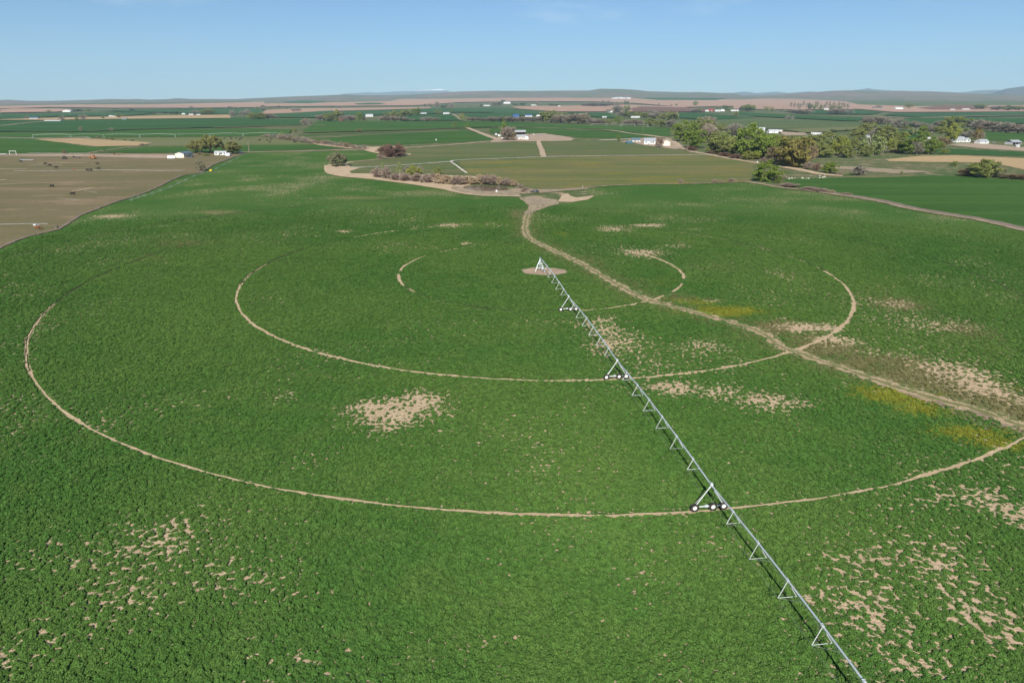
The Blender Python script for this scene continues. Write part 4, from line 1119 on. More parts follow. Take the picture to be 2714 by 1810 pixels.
BLD('mobile_home', 'low white mobile home among the far hedge', 'mobile home', 'C', 1290, 378, 78, 13, 'side', M_white, M_roofwt, 5, 0, .3, 4)
for i, (u, w) in enumerate(((1098, 30), (1130, 34), (1163, 30), (1196, 32), (1230, 34))):
    BLD('dairy_barn', 'long white dairy barn in the row under the far hill', 'barn', 'C', u, 211 - (i % 2) * 1.5, w, 11 + (i % 3) * 2, 'side', M_white, M_roofwt, 60, 0, .4, 0, None, 'dairy barns under the hill')
BLD('barn', 'dark red gable barn between white sheds', 'barn', 'C', 1966, 322, 56, 27, 'gable', M_redw, M_redw, 18, R(12), .45, 1, 'roll')
BLD('farm_shed', 'white shed left of the dark red barn', 'shed', 'C', 1928, 323, 30, 13, 'side', M_white, M_roofwt, 10, 0, .4, 0)
BLD('farmhouse', 'white house right of the dark red barn', 'house', 'C', 2022, 323, 44, 16, 'side', M_white, M_rooflt, 10, 0, .45, 2)
BLD('farmhouse', 'white gable house right of the dark red barn', 'house', 'C', 2066, 321, 38, 19, 'gable', M_white, M_rooflt, 10, 0, .45, 1)
BLD('farm_shed', 'long low white shed right of the red barn farm', 'shed', 'C', 2175, 320, 68, 12, 'side', M_white, M_roofwt, 10, 0, .35, 0)
BLD('farmhouse', 'far white house right of the dark knoll tree', 'house', 'C', 148, 253, 48, 12, 'side', M_white, M_roofwt, 14, 0, .45, 2)
BLD('farm_shed', 'far low white shed by the dark far hedge', 'shed', 'C', 390, 270, 56, 9, 'side', M_white, M_rooflt, 12, 0, .4, 0)
BLD('small_shed', 'tiny white shed at the edge of the pale bare field', 'shed', 'C', 611, 279, 24, 9, 'gable', M_white, M_roofwt, 8, 0, .4, 0)
BLD('small_shed', 'tiny red roofed shed by the far dark conifers', 'shed', 'C', 1168, 267, 26, 10, 'gable', M_redw, M_redw, 8, 0, .45, 0)
BLD('mobile_home', 'white trailer showing above the tree belt', 'mobile home', 'N', 655, 296, 90, 16, 'side', M_white, M_roofwt, 4, 0, .3, 3)
BLD('barn', 'bright white gable shed beyond the tree belt', 'shed', 'N', 1375, 352, 140, 62, 'side', M_white, M_roofwt, 12, R(-20), .5, 0, None)
BLD('farmhouse', 'white house with dark garage door beyond the tree belt', 'house', 'N', 1590, 374, 150, 54, 'side', M_white, M_roofwt, 9, R(6), .35, 1, 'door')
BLD('farm_shed', 'low flat white shed beside the white house drive', 'shed', 'N', 1690, 346, 70, 26, 'flat', M_white, M_roofwt, 5, 0, .2, 0)
BLD('farmhouse', 'white roofed house at the end of the shed drive', 'house', 'N', 2255, 435, 150, 66, 'side', M_white, M_roofwt, 11, R(-14), .5, 2)
BLD('farmhouse', 'pale house half hidden inside the tree belt', 'house', 'O', 850, 430, 90, 36, 'side', M_white, M_rooflt, 8, R(-10), .5, 1)
BLD('farmhouse', 'grey white house with wide pale roof by the yellow green tree', 'house', 'M', 600, 510, 350, 155, 'side', M_white, M_rooflt, 10, R(18), .5, 3)
BLD('garage', 'white front wing beside the grey white house', 'garage', 'M', 790, 508, 150, 130, 'gable', M_white, M_rooflt, 6, R(12), .4, 1, None)
BLD('garage', 'small white garage with pale roof beside the rust coloured tree', 'garage', 'M', 1240, 545, 310, 120, 'side', M_white, M_rooflt, 8, R(14), .45, 1, 'roll')
BLD('pole_shed', 'grey open machine shed in the right-hand yard', 'shed', 'M', 2150, 575, 290, 130, 'side', M_greyw, M_rooflt, 11, R(12), .4, 0, None, open_front=True)
BLD('small_shed', 'little white shed in front of the open machine shed', 'shed', 'M', 2175, 645, 90, 75, 'side', M_white, M_roofwt, 3, 0, .3, 1)
BLD('mobile_home', 'pale long trailer left of the yellow green tree', 'mobile home', 'D', 1515, 537, 66, 15, 'side', M_white, M_rooflt, 5, 0, .35, 3)
BLD('farm_shed', 'white roof above the pale long trailer', 'shed', 'D', 1570, 521, 48, 12, 'side', M_white, M_roofwt, 7, 0, .5, 0)
BLD('farm_shed', 'white shed just left of the yellow green tree', 'shed', 'D', 1640, 527, 48, 13, 'side', M_white, M_roofwt, 7, 0, .5, 0)
BLD('barn', 'far white barn on the right-hand ploughland', 'barn', 'D', 1335, 279, 64, 17, 'side', M_white, M_roofwt, 16, R(6), .5, 0, 'roll')
BLD('long_shed', 'far long white shed beside the dark ploughed field', 'shed', 'D', 1880, 281, 60, 9, 'side', M_white, M_roofwt, 14, 0, .4, 0, None)
BLD('farm_shed', 'far small white shed left of the long one', 'shed', 'D', 1770, 283, 36, 8, 'side', M_white, M_roofwt, 12, 0, .4, 0)
BLD('long_shed', 'far dark low shed beyond the poplar row', 'shed', 'D', 1160, 270, 76, 10, 'side', M_roofdk, M_roofdk, 14, 0, .4, 0, None)
BLD('farm_shed', 'far white building under the right-hand hills', 'shed', 'D', 415, 190, 50, 7, 'side', M_white, M_roofwt, 30, 0, .4, 0)
BLD('farmhouse', 'far cream house in the poplar row', 'house', 'D', 740, 282, 40, 13, 'side', M_cream, M_rooflt, 9, 0, .45, 2)

# ------------------------------------------------------------------ vehicles and machines
M_carblk = paint('black_car_paint', (.012, .016, .020), .4, .25, wear=.05)
M_carwht = paint('white_vehicle_paint', (.72, .73, .74), .3, .5, wear=.05)
M_carglass = paint('car_glass', (.02, .03, .035), .15, .35, wear=.02)
M_lamp = paint('headlamp_lens', (.75, .75, .72), .15, .6)
M_taill = paint('tail_lamp_lens', (.25, .01, .01), .2, .6)
M_alloy = paint('alloy_wheel', (.62, .62, .62), .3, .5, .6)
M_carblu = paint('dark_blue_paint', (.02, .03, .07), .25, .5)
M_gry = paint('grey_vehicle_paint', (.24, .25, .27), .3, .5)

def wheels(root, xs_, half, r, w=.22):
    for x in xs_:
        for s in (-1, 1):
            m = MB(); m.cur = 0; m.ring((x, s * half, r), (0, 1, 0), r, r * .6, w / 2, 14)
            m.cur = 1; m.tube((x, s * (half + w * .2), r), (x, s * (half + w * .46), r), r * .6, r * .5, 12)
            m.build('wheel', [M_tyre, M_alloy], root)

def loft(m, secs):
    """secs: list of (x, half-width bottom, half-width top, z0, z1)"""
    vs = []
    for x, wb, wt, z0, z1 in secs:
        zm = z0 + (z1 - z0) * .45; wm = max(wb, wt) * 1.02
        vs += [(x, -wb, z0), (x, -wm, zm), (x, -wt, z1), (x, wt, z1), (x, wm, zm), (x, wb, z0)]
    fs = []
    for i in range(len(secs) - 1):
        for j in range(6):
            k = (j + 1) % 6
            fs.append((i * 6 + j, i * 6 + k, i * 6 + 6 + k, i * 6 + 6 + j))
    fs += [tuple(range(6))[::-1], tuple(range(len(vs) - 6, len(vs)))]
    m.add(vs, fs)

def car(name, label, fr, u, v, yaw, paint_m, length=4.9, suv=True, group=None):
    x, y, z, _ = spot(fr, u, v)
    b = empty(name, (x, y, z + .2), yaw); tag(b, label, 'car' if name != 'pickup_truck' else 'pickup truck', group)
    k = length / 4.9
    m = MB()
    loft(m, [(-2.45 * k, .70, .66, .45, .78), (-2.30 * k, .86, .80, .28, .92), (-1.2 * k, .92, .86, .22, 1.0), (.3, .93, .88, .22, 1.03), (1.5 * k, .92, .86, .22, 1.02), (2.25 * k, .88, .80, .28, 1.0), (2.45 * k, .76, .70, .42, .88)])
    body = m.build('body', paint_m, b, True)
    m = MB()
    if name == 'pickup_truck':
        loft(m, [(-1.1 * k, .82, .70, 1.0, 1.05), (-.55 * k, .84, .66, 1.0, 1.62), (.45 * k, .84, .66, 1.0, 1.66), (.62 * k, .82, .70, 1.0, 1.05)])
    else:
        t1 = 1.62 if suv else 1.42
        loft(m, [(-1.25 * k, .84, .74, .98, 1.02), (-.45 * k, .85, .64, .98, t1 - .03), (.5 * k, .85, .64, .98, t1), (1.4 * k, .84, .64, .98, t1 - .10), (2.2 * k, .80, .70, .98, 1.03)])
    m.build('window', M_carglass, b, True)
    m = MB(); tt = 1.66 if name == 'pickup_truck' else (1.62 if suv else 1.42)
    loft(m, [(-.5 * k, .62, .56, tt - .06, tt + .01), (.5 * k, .64, .58, tt - .05, tt + .03), ((1.35 if name != 'pickup_truck' else .5) * k, .62, .56, tt - .13, tt - .06)])
    m.build('roof', paint_m, b, True)
    for s in (-1, 1):
        m = MB(); m.box(-2.46 * k, -2.34 * k, s * .62 - .14, s * .62 + .14, .62, .78); m.build('headlight', M_lamp, b)
        m = MB(); m.box(2.36 * k, 2.47 * k, s * .64 - .1, s * .64 + .1, .68, .90); m.build('tail_light', M_taill, b)
        m = MB(); m.box(-.95 * k, -.8 * k, s * .98 - .08, s * .98 + .08, 1.0, 1.14); m.build('mirror', paint_m, b)
    wheels(b, (-1.5 * k, 1.5 * k), .80, .36)
    return b
car('parked_car', 'black car parked by the pond on the field track', 'P', 1417, 512, R(-4), M_carblk, 4.9, True)
car('pickup_truck', 'dark pickup truck beside the cream metal shed', 'J', 685, 642, R(174), M_carblu, 5.4)
car('pickup_truck', 'white and blue pickup truck under the farmyard tree', 'K', 480, 552, R(10), M_carwht, 5.6)
car('parked_car', 'dark parked car beside the tan farmyard field', 'K', 1520, 425, R(80), M_carblk, 4.6)
car('parked_car', 'white parked car beside the dark one in the farmyard', 'K', 1690, 410, R(75), M_carwht, 4.6)
car('parked_car', 'grey car by the right-hand garage', 'M', 1500, 525, R(30), M_gry, 4.7)
car('pickup_truck', 'grey pickup truck at the end of the shed drive', 'N', 2115, 430, R(10), M_gry, 5.6)

def camper(label, fr, u, v, L, yaw):
    x, y, z, _ = spot(fr, u, v)
    b = empty('camper_trailer', (x, y, z), yaw); tag(b, label, 'camper')
    m = MB(); m.prism([(-L / 2, .55), (L / 2, .55), (L / 2, 2.7), (L / 2 - .3, 2.95), (-L / 2 + .5, 2.95), (-L / 2, 2.3)], 'y', -1.2, 1.2); m.build('body', M_carwht, b)
    for k in (-.25, .2):
        m = MB(); m.box(k * L - .45, k * L + .45, -1.24, -1.19, 1.5, 2.1); m.build('window', M_glass, b)
    m = MB(); m.box(.36 * L - .35, .36 * L + .35, -1.23, -1.19, .65, 2.3); m.build('door', M_doorw, b)
    wheels(b, (-.45, .45), 1.0, .36)
    m = MB(); m.tube((-L / 2, 0, .6), (-L / 2 - 1.2, 0, .5), .06); m.tube((-L / 2 - 1.1, 0, .5), (-L / 2 - 1.1, 0, 0), .04); m.build('tow_bar', M_blk, b)
camper('white motorhome parked left of the cream metal shed', 'J', 235, 672, 6.5, R(8))
camper('small white camper between the mobile home and the alfalfa', 'J', 1645, 606, 4.2, R(-6))
camper('white camper trailer in the farmyard left of the tree', 'K', 360, 475, 5.5, R(5))

def machine(label, fr, u, v, mat, yaw, s=1.0, arm=True):
    x, y, z, _ = spot(fr, u, v)
    b = empty('excavator' if arm else 'tractor', (x, y, z), yaw); tag(b, label, 'farm machine'); b.scale = (s, s, s)
    m = MB(); m.prism([(-1.6, .9), (1.6, .9), (1.5, 1.9), (.3, 2.0), (-1.5, 1.8)], 'y', -1.0, 1.0); m.build('body', mat, b)
    m = MB(); m.prism([(-.9, 1.9), (.5, 1.95), (.4, 3.1), (-.7, 3.1)], 'y', -.7, .7); c = m.build('cab', mat, b)
    m = MB(); m.box(-.75, .35, -.74, -.69, 2.1, 2.95); m.box(-.75, .35, .69, .74, 2.1, 2.95); m.build('window', M_glass, c)
    if arm:
        for sd in (-1, 1):
            m = MB(); m.prism([(-1.7, .25), (-1.4, 0), (1.4, 0), (1.7, .25), (1.7, .6), (1.4, .85), (-1.4, .85), (-1.7, .6)], 'y', sd * 1.1 - .3, sd * 1.1 + .3); m.build('crawler_track', M_blk, b)
        m = MB(); m.tube((1.3, 0, 1.7), (3.0, 0, 3.9), .22); m.tube((3.0, 0, 3.9), (4.6, 0, 1.6), .18); m.prism([(4.2, 1.6), (5.0, 1.6), (4.9, .7), (4.3, .6)], 'y', -.5, .5); m.build('boom', mat, b)
    else:
        for xx, r in ((-1.2, .55), (1.0, .85)):
            for sd in (-1, 1):
                m = MB(); m.ring((xx, sd * 1.05, r), (0, 1, 0), r, r * .4, .22, 14); m.build('wheel', M_tyre, b)
    return b
machine('rust orange excavator on the pasture road', 'A', 838, 746, M_orange, R(160), 1.1)
machine('dark tractor standing on the pasture road', 'A', 575, 748, M_blk, R(5), 1.0, False)
machine('grey tractor with raised loader in the farmyard', 'K', 1930, 480, M_gry, R(20), .9, True)

def wagon(label, fr, u, v, L, yaw=0.0, mat=None):
    x, y, z, _ = spot(fr, u, v)
    b = empty('farm_wagon', (x, y, z), yaw); tag(b, label, 'wagon')
    m = MB(); m.box(-L / 2, L / 2, -1.1, 1.1, .8, 1.0); m.box(-L / 2, -L / 2 + .12, -1.1, 1.1, 1.0, 2.0); m.build('bed', mat or M_boxgrey, b)
    wheels(b, (-L * .3, L * .3), .9, .4)
    m = MB(); m.tube((L / 2, 0, .8), (L / 2 + 1.5, 0, .5), .06); m.build('tow_bar', M_blk, b)
wagon('dark low wagon among junk on the pasture road', 'A', 685, 738, 6, 0, M_blk)
wagon('white flat wagon near the far pasture gate', 'A', 20, 708, 9, 0, M_carwht)
wagon('long grey trailer at the pasture edge', 'A', 250, 762, 12, R(-3))
wagon('brown wagon near the camper, beyond the pasture', 'A', 1040, 716, 5, 0, M_orange)

# white pipe gate frame by the pasture road
x0, y0, z0, mpu = spot('A', 90, 712); x1, y1, z1, _ = spot('A', 146, 712)
g = empty('gate_frame', (x0, y0, z0)); tag(g, 'white goalpost gate frame at the pasture road', 'gate')
Hh = 36 * mpu
for xx in (0, x1 - x0):
    m = MB(); m.tube((xx, 0, 0), (xx, 0, Hh), .2, n=6); m.build('post', M_white, g)
m = MB(); m.tube((-.3, 0, Hh), (x1 - x0 + .3, 0, Hh), .2, n=6); m.build('crossbar', M_white, g)

# radio mast on the ridge
x, y, z, mpu = spot('C', 353, 150)
mr = 10150.0; s = mr / math.hypot(x, y)
mast = empty('radio_mast', (x * s, y * s, 163)); tag(mast, 'thin radio mast on the hill crest', 'mast')
m = MB()
for k in range(3):
    a = 2 * math.pi * k / 3; m.tube((2.2 * math.cos(a), 2.2 * math.sin(a), 0), (.8 * math.cos(a), .8 * math.sin(a), 92), .55, .4, 5)
for k in range(14):
    for j in range(3):
        r_ = 2.2 - 1.4 * k / 14; r2_ = 2.2 - 1.4 * (k + 1) / 14; a = 2 * math.pi * j / 3; a2 = 2 * math.pi * (j + 1) / 3
        m.tube((r_ * math.cos(a), r_ * math.sin(a), k * 6.5), (r2_ * math.cos(a2), r2_ * math.sin(a2), k * 6.5 + 6.5), .3, n=4)
m.build('lattice', M_boxgrey, mast)

# utility poles
M_wood = paint('weathered_wood', (.20, .165, .13), .9, .1, wear=.3)
def pole(fr, u, v, hh, label):
    x, y, z, _ = spot(fr, u, v)
    p = empty('utility_pole', (x, y, z)); tag(p, label, 'pole', 'utility poles')
    m = MB(); m.tube((0, 0, 0), (0, 0, hh), .22, .15, 7); m.build('mast', M_wood, p)
    m = MB(); m.box(-1.2, 1.2, -.08, .08, hh - .8, hh - .6); m.build('crossarm', M_wood, p)
for fr, u, v in [('A', 2217, 690), ('B', 37, 686), ('A', 1940, 386), ('C', 1355, 520), ('C', 1490, 270), ('D', 1310, 300), ('A', 1310, 372), ('B', 760, 250)]:
    pole(fr, u, v, 10, 'wooden utility pole standing beside the lanes')

# fence posts along the pasture edge and field corners
def post(fr, u, v, h=1.4, r=.09, label='dark wooden fence post beside the alfalfa edge', grp='fence posts', mat=None):
    x, y, z, _ = spot(fr, u, v)
    p = empty('fence_post', (x, y, z)); tag(p, label, 'post', grp)
    m = MB(); m.tube((0, 0, -.2), (random.uniform(-.05, .05), 0, h), r, r * .85, 6); m.build('shaft', mat or M_wood, p)
    m = MB(); m.tube((0, -r, h * .8), (0, -r - .05, h * .8), .05, n=5); m.build('insulator', M_blk, p)
for u, v in [(497, 832), (513, 828), (522, 826), (712, 706), (1335, 492), (1595, 366), (130, 945), (340, 888), (610, 775), (880, 650), (1060, 585), (1200, 538)]:
    post('E', u, v, 1.9, .13)
for u, v in [(1765, 578), (1778, 577), (1792, 576)]:
    post('F', u, v, 1.5, .10, 'short dark post at the near edge of the pond', 'pond posts')
for u, v in [(1545, 195), (1580, 205)]:
    post('G', u, v, 4.2, .35, 'thick dark post where the lane bends at the tree belt', 'lane posts')
post('G', 652, 536, 1.8, .1, 'pale post at the weedy hayfield corner', 'hayfield posts', M_white)
def wellbox(fr, u, v, w, h, label):
    x, y, z, _ = spot(fr, u, v)
    p = empty('pump_box', (x, y, z)); tag(p, label, 'pump box')
    m = MB(); m.box(-w / 2, w / 2, -w / 2, w / 2, 0, h); m.build('cabinet', M_white, p)
    m = MB(); m.prism([(-w * .6, h), (w * .6, h), (0, h * 1.2)], 'y', -w * .6, w * .6); m.build('lid', M_rooflt, p)
    m = MB(); m.tube((w / 2, 0, .3), (w / 2 + 1.2, 0, .3), .1); m.build('outlet_pipe', M_galv, p)
wellbox('F', 1901, 572, .9, 1.3, 'white pump box at the edge of the pond')
wellbox('B', 1700, 582, 1.3, 2.0, 'white pump box standing in the green block')
wellbox('E', 315, 800, 1.1, .6, 'pale feed box at the pasture corner ditch')
wellbox('H', 175, 162, 1.0, 1.3, 'white headgate at the end of the tree belt lane')

# broken concrete at the ditch end
M_rub = paint('broken_concrete', (.55, .51, .45), .9, .1, wear=.3)
for k in range(16):
    u = random.uniform(430, 740); v = 285 - (u - 430) * .01 + random.uniform(-22, 6) if u > 600 else 289 + random.uniform(-3, 3)
    x, y, z, _ = spot('H', u, v)
    m = MB(); s = random.uniform(.5, 1.1); m.ball((0, 0, s * .3), s, s * .7, s * .5, 6, 4)
    o = m.build('rubble_block', M_rub); o.location = (x, y, z); o.rotation_euler = (random.uniform(-.3, .3), random.uniform(-.3, .3), random.uniform(0, 3))
    tag(o, 'pale broken concrete block at the ditch headgate', 'rubble', 'rubble blocks at the headgate')

# ------------------------------------------------------------------ wheel line sprinkler along the pasture edge
wl_pts = [Vector(p) for p in line('E', 2178, 172, 2110, 205, 2050, 238, 1990, 270, 1930, 303, 1880, 326, 1800, 345, 1730, 372, 1660, 402, 1590, 436, 1520, 468, 1430, 503, 1360, 528, 1290, 548, 1230, 565, 1170, 585)]
o_ = wl_pts[-1]; z_ = float(terrain(o_.x, o_.y))
wlr = empty('wheel_line', (o_.x, o_.y, z_)); tag(wlr, 'wheeled sprinkler line along the alfalfa edge beside the pasture', 'sprinkler line')
q3 = [Vector((p.x - o_.x, p.y - o_.y, float(terrain(p.x, p.y)) - z_)) for p in wl_pts]
for i, q in enumerate(q3):
    d = (q3[min(i + 1, len(q3) - 1)] - q3[max(i - 1, 0)]).normalized()
    m = MB(); m.ring(q + Vector((0, 0, .95)), d, .95, .91, .03, 16)
    a = d.orthogonal().normalized(); b = d.cross(a)
    for k in range(6):
        t_ = math.pi * k / 6; e = a * math.cos(t_) + b * math.sin(t_)
        m.tube(q + Vector((0, 0, .95)) - e * .88, q + Vector((0, 0, .95)) + e * .88, .012, n=4)
    m.build('wheel', M_rod, wlr)
    if i:
        m = MB(); m.tube(q3[i - 1] + Vector((0, 0, .95)), q + Vector((0, 0, .95)), .06, n=6); m.build('pipe', M_galv, wlr)
c = q3[5]
m = MB(); m.box(c.x - 1.0, c.x + 1.0, c.y - .9, c.y + .9, .5, 1.0); m.prism([(c.x - .7, 1.0), (c.x + .7, 1.0), (c.x + .4, 1.6), (c.x - .4, 1.6)], 'y', c.y - .6, c.y + .6); m.build('mover', M_yel, wlr)

# ------------------------------------------------------------------ cattle
M_cowb = paint('black_cattle_coat', (.022, .018, .016), .8, .2, wear=.3)
M_cowr = paint('red_cattle_coat', (.18, .07, .03), .8, .2, wear=.2)
def cow_mesh(name, graze):
    m = MB()
    loft(m, [(-1.05, .12, .14, 1.0, 1.35), (-.85, .30, .26, .78, 1.46), (-.4, .37, .27, .62, 1.44), (.1, .40, .27, .56, 1.42), (.55, .34, .25, .58, 1.46), (.85, .22, .18, .75, 1.40)])
    hz = .55 if graze else 1.55
    m.tube((.75, 0, 1.2), (1.3, 0, hz), .25, .15, 8); m.tube((1.25, 0, hz + .03), (1.68, 0, hz - .2), .17, .09, 8)
    for s in (-1, 1):
        m.tube((1.22, s * .12, hz + .12), (1.15, s * .34, hz + .12), .06, .03, 5)
        m.tube((.62, s * .2, .85), (.64, s * .2, .42), .13, .08, 6); m.tube((.64, s * .2, .42), (.62, s * .2, .0), .075, .06, 6)
        m.tube((-.78, s * .22, .95), (-.68, s * .22, .55), .17, .10, 6); m.tube((-.68, s * .22, .58), (-.84, s * .22, .42), .10, .07, 6); m.tube((-.84, s * .22, .44), (-.80, s * .22, 0), .07, .06, 6)
    m.tube((-1.05, 0, 1.3), (-1.15, 0, .6), .04, .03, 5)
    return m
cow_protos = []
for gname, gr in (('a', True), ('b', False)):
    mm = cow_mesh('cow', gr); me = bpy.data.meshes.new('cow_body'); me.from_pydata(mm.v, [], mm.f); me.materials.append(M_cowb); me.polygons.foreach_set('use_smooth', [True] * len(mm.f)); me.update()
    cow_protos.append(me)
me_r = cow_protos[0].copy(); me_r.materials[0] = M_cowr
def cow(fr, u, v, me, label, grp, s=1.0):
    x, y, z, _ = spot(fr, u, v)
    o = bpy.data.objects.new('cow', me); COL.objects.link(o)
    o.location = (x, y, z + float(lift(x, y, 4) - terrain(x, y))); o.rotation_euler = (0, 0, random.choice((0, math.pi)) + random.uniform(-.6, .6)); o.scale = (s, s, s)
    tag(o, label, 'cow', grp)
for k, (u, v) in enumerate([(2052, 559), (2060, 575), (2105, 572), (2140, 572), (2153, 570), (2133, 584), (2000, 572), (2312, 587)]):
    cow('A', u, v, cow_protos[k % 2], 'black cow grazing the olive pasture behind the willows', 'cattle behind the willows', 1.25)
for k, (u, v) in enumerate([(128, 587), (195, 588), (230, 579), (220, 603), (437, 601), (449, 602), (505, 603)]):
    cow('B', u, v, cow_protos[k % 2], 'black cow grazing beside the brushy canal', 'cattle by the canal', 1.2)
for k, (u, v) in enumerate([(190, 240), (405, 262), (448, 277), (502, 298), (868, 262), (878, 306), (780, 318), (815, 318)]):
    cow('E', u, v, cow_protos[k % 2], 'black cow on the brown pasture near the concrete ditch', 'cattle near the pasture ditch', 1.15)
for k, (u, v) in enumerate([(466, 464), (650, 535)]):
    cow('E', u, v, cow_protos[k % 2], 'black cow alone on the open brown pasture', 'cattle on the open pasture', 1.15)
for u, v in [(340, 840), (660, 312)]:
    cow('E', u, v, me_r, 'reddish brown cow on the brown pasture', 'red cattle', 1.0)

# ------------------------------------------------------------------ trees and shrubs
LEAF = {'green': ((.070, .105, .018), (.115, .150, .030)), 'olive': ((.105, .125, .036), (.150, .158, .050)), 'yellowgreen': ((.120, .135, .026), (.165, .175, .042)),
        'palegreen': ((.125, .155, .055), (.160, .185, .075)), 'willow': ((.115, .120, .040), (.155, .145, .055)), 'brown': ((.105, .080, .050), (.135, .105, .060)),
        'olivebrown': ((.100, .092, .034), (.155, .135, .036)), 'grey': ((.150, .140, .110), (.190, .170, .135)), 'bare': ((.170, .140, .110), (.210, .175, .135)),
        'mauve': ((.180, .135, .110), (.235, .185, .145)), 'tan': ((.260, .195, .125), (.330, .255, .165)), 'redbrown': ((.120, .072, .055), (.155, .100, .075)),
        'rust': ((.120, .085, .030), (.150, .110, .045)), 'dark': ((.030, .050, .024), (.045, .065, .030)), 'bush': ((.105, .105, .055), (.150, .140, .085))}
LEAF = {k: tuple(tuple(c * (1.3 if k in ('grey', 'bare', 'mauve', 'tan', 'redbrown') else 1.6) for c in v) for v in p) for k, p in LEAF.items()}
PHRASE = {'green': 'bright green leafy', 'olive': 'olive green', 'yellowgreen': 'yellow green', 'palegreen': 'pale green', 'willow': 'olive willow', 'brown': 'brown budding', 'olivebrown': 'olive brown',
          'grey': 'grey bare', 'bare': 'grey brown bare', 'mauve': 'mauve grey bare', 'tan': 'straw coloured', 'redbrown': 'reddish brown bare', 'rust': 'rust tinged', 'dark': 'dark green', 'bush': 'grey green'}
TWIGGY = {'grey', 'bare', 'mauve', 'redbrown', 'brown'}
M_bark = paint('tree_bark', (.13, .105, .085), .95, .1, wear=.3)
M_barkl = paint('pale_bark', (.34, .31, .27), .9, .1, wear=.2)

def crown_mesh(kind, shape, seed, n_leaf):
    """leaf and twig faces spread in clumps through a crown one unit high and one wide"""
    rng = np.random.default_rng(seed)
    V = []
    nc = 60 if shape != 'poplar' else 34
    cen = []
    low = {'tree': .07, 'shrub': .02, 'poplar': .06, 'spread': .22}[shape]
    while len(cen) < nc:
        p = rng.uniform(-1, 1, 3)
        l = np.linalg.norm(p)
        if l > 1 or l < .25: continue
        if rng.random() > .25 + .75 * l: continue
        z = low + (1 - low) * (.5 + .5 * p[2]) * .97
        wid = .5 * (1.0 if shape != 'poplar' else .9)
        if shape == 'spread':
            k = 1.0 - .35 * max(0, p[2])
        elif shape == 'shrub':
            k = 1.05 - .35 * max(0, p[2])
        else:
            k = 1.0
        a = math.atan2(p[1], p[0]); lob = 1 + .16 * math.sin(3 * a + seed) + .10 * math.sin(5 * a + 2 * seed)
        cen.append((p[0] * wid * k * lob * .88, p[1] * wid * k * lob * .88, z * (.93 + .09 * math.sin(2 * a + seed))))
    twig = kind in TWIGGY
    per = n_leaf // nc
    verts, faces = [], []
    for cx, cy, cz in cen:
        r = rng.uniform(.075, .145)
        n = int(per * rng.uniform(.6, 1.4))
        for _ in range(n):
            d = rng.normal(size=3); d /= np.linalg.norm(d)
            p = np.array((cx, cy, cz)) + d * r * rng.random() ** .5 * np.array((1, 1, .8))
            if p[2] < .01: p[2] = .01 + rng.random() * .05
            if twig and rng.random() < .75:
                up = np.array((p[0], p[1], max(.05, p[2] - .1))); up = up / np.linalg.norm(up) + rng.normal(size=3) * .35; up /= np.linalg.norm(up)
                s = np.cross(up, rng.normal(size=3)); s /= np.linalg.norm(s)
                L, w = rng.uniform(.06, .14), rng.uniform(.006, .012)
                q = [p - s * w, p + s * w, p + up * L + s * w * .3, p + up * L - s * w * .3]
            else:
                nrm = d * .7 + rng.normal(size=3) * .6 + np.array((0, 0, .35)); nrm /= np.linalg.norm(nrm)
                a = np.cross(nrm, rng.normal(size=3)); a /= np.linalg.norm(a); b = np.cross(nrm, a)
                s = rng.uniform(.016, .036)
                q = [p - a * s, p - b * s * .7, p + a * s, p + b * s * .7]
            i = len(verts); verts += [tuple(x) for x in q]; faces.append((i, i + 1, i + 2, i + 3))
    me = bpy.data.meshes.new('crown'); me.from_pydata(verts, [], faces)
    me.materials.append(leaf_mat('leaves_' + kind, *LEAF[kind], trans=.12 if twig else .28)); me.update()
    return me

def trunk_mesh(shape, seed, pale):
    rng = random.Random(seed)
    m = MB()
    if shape == 'shrub':
        for k in range(7):
            a = rng.uniform(0, 6.28); m.tube((.03 * math.cos(a), .03 * math.sin(a), 0), (.25 * math.cos(a), .25 * math.sin(a), rng.uniform(.45, .75)), .018, .006, 5)
    else:
        h0 = .3 if shape != 'poplar' else .55
        m.tube((0, 0, -.02), (.01, .005, h0), .042, .03, 8)
        for k in range(7):
            a = rng.uniform(0, 6.28) + k; z0 = rng.uniform(.16, h0); r = rng.uniform(.18, .36) * (.5 if shape == 'poplar' else 1)
            p = (r * math.cos(a) * .5, r * math.sin(a) * .5, z0 + rng.uniform(.12, .22)); q = (r * math.cos(a), r * math.sin(a), min(.92, z0 + rng.uniform(.35, .6)))
            m.tube((0, 0, z0), p, .024, .016, 6); m.tube(p, q, .016, .005, 5)
    me = bpy.data.meshes.new('trunk'); me.from_pydata(m.v, [], m.f); me.materials.append(M_barkl if pale else M_bark); me.update()
    return me

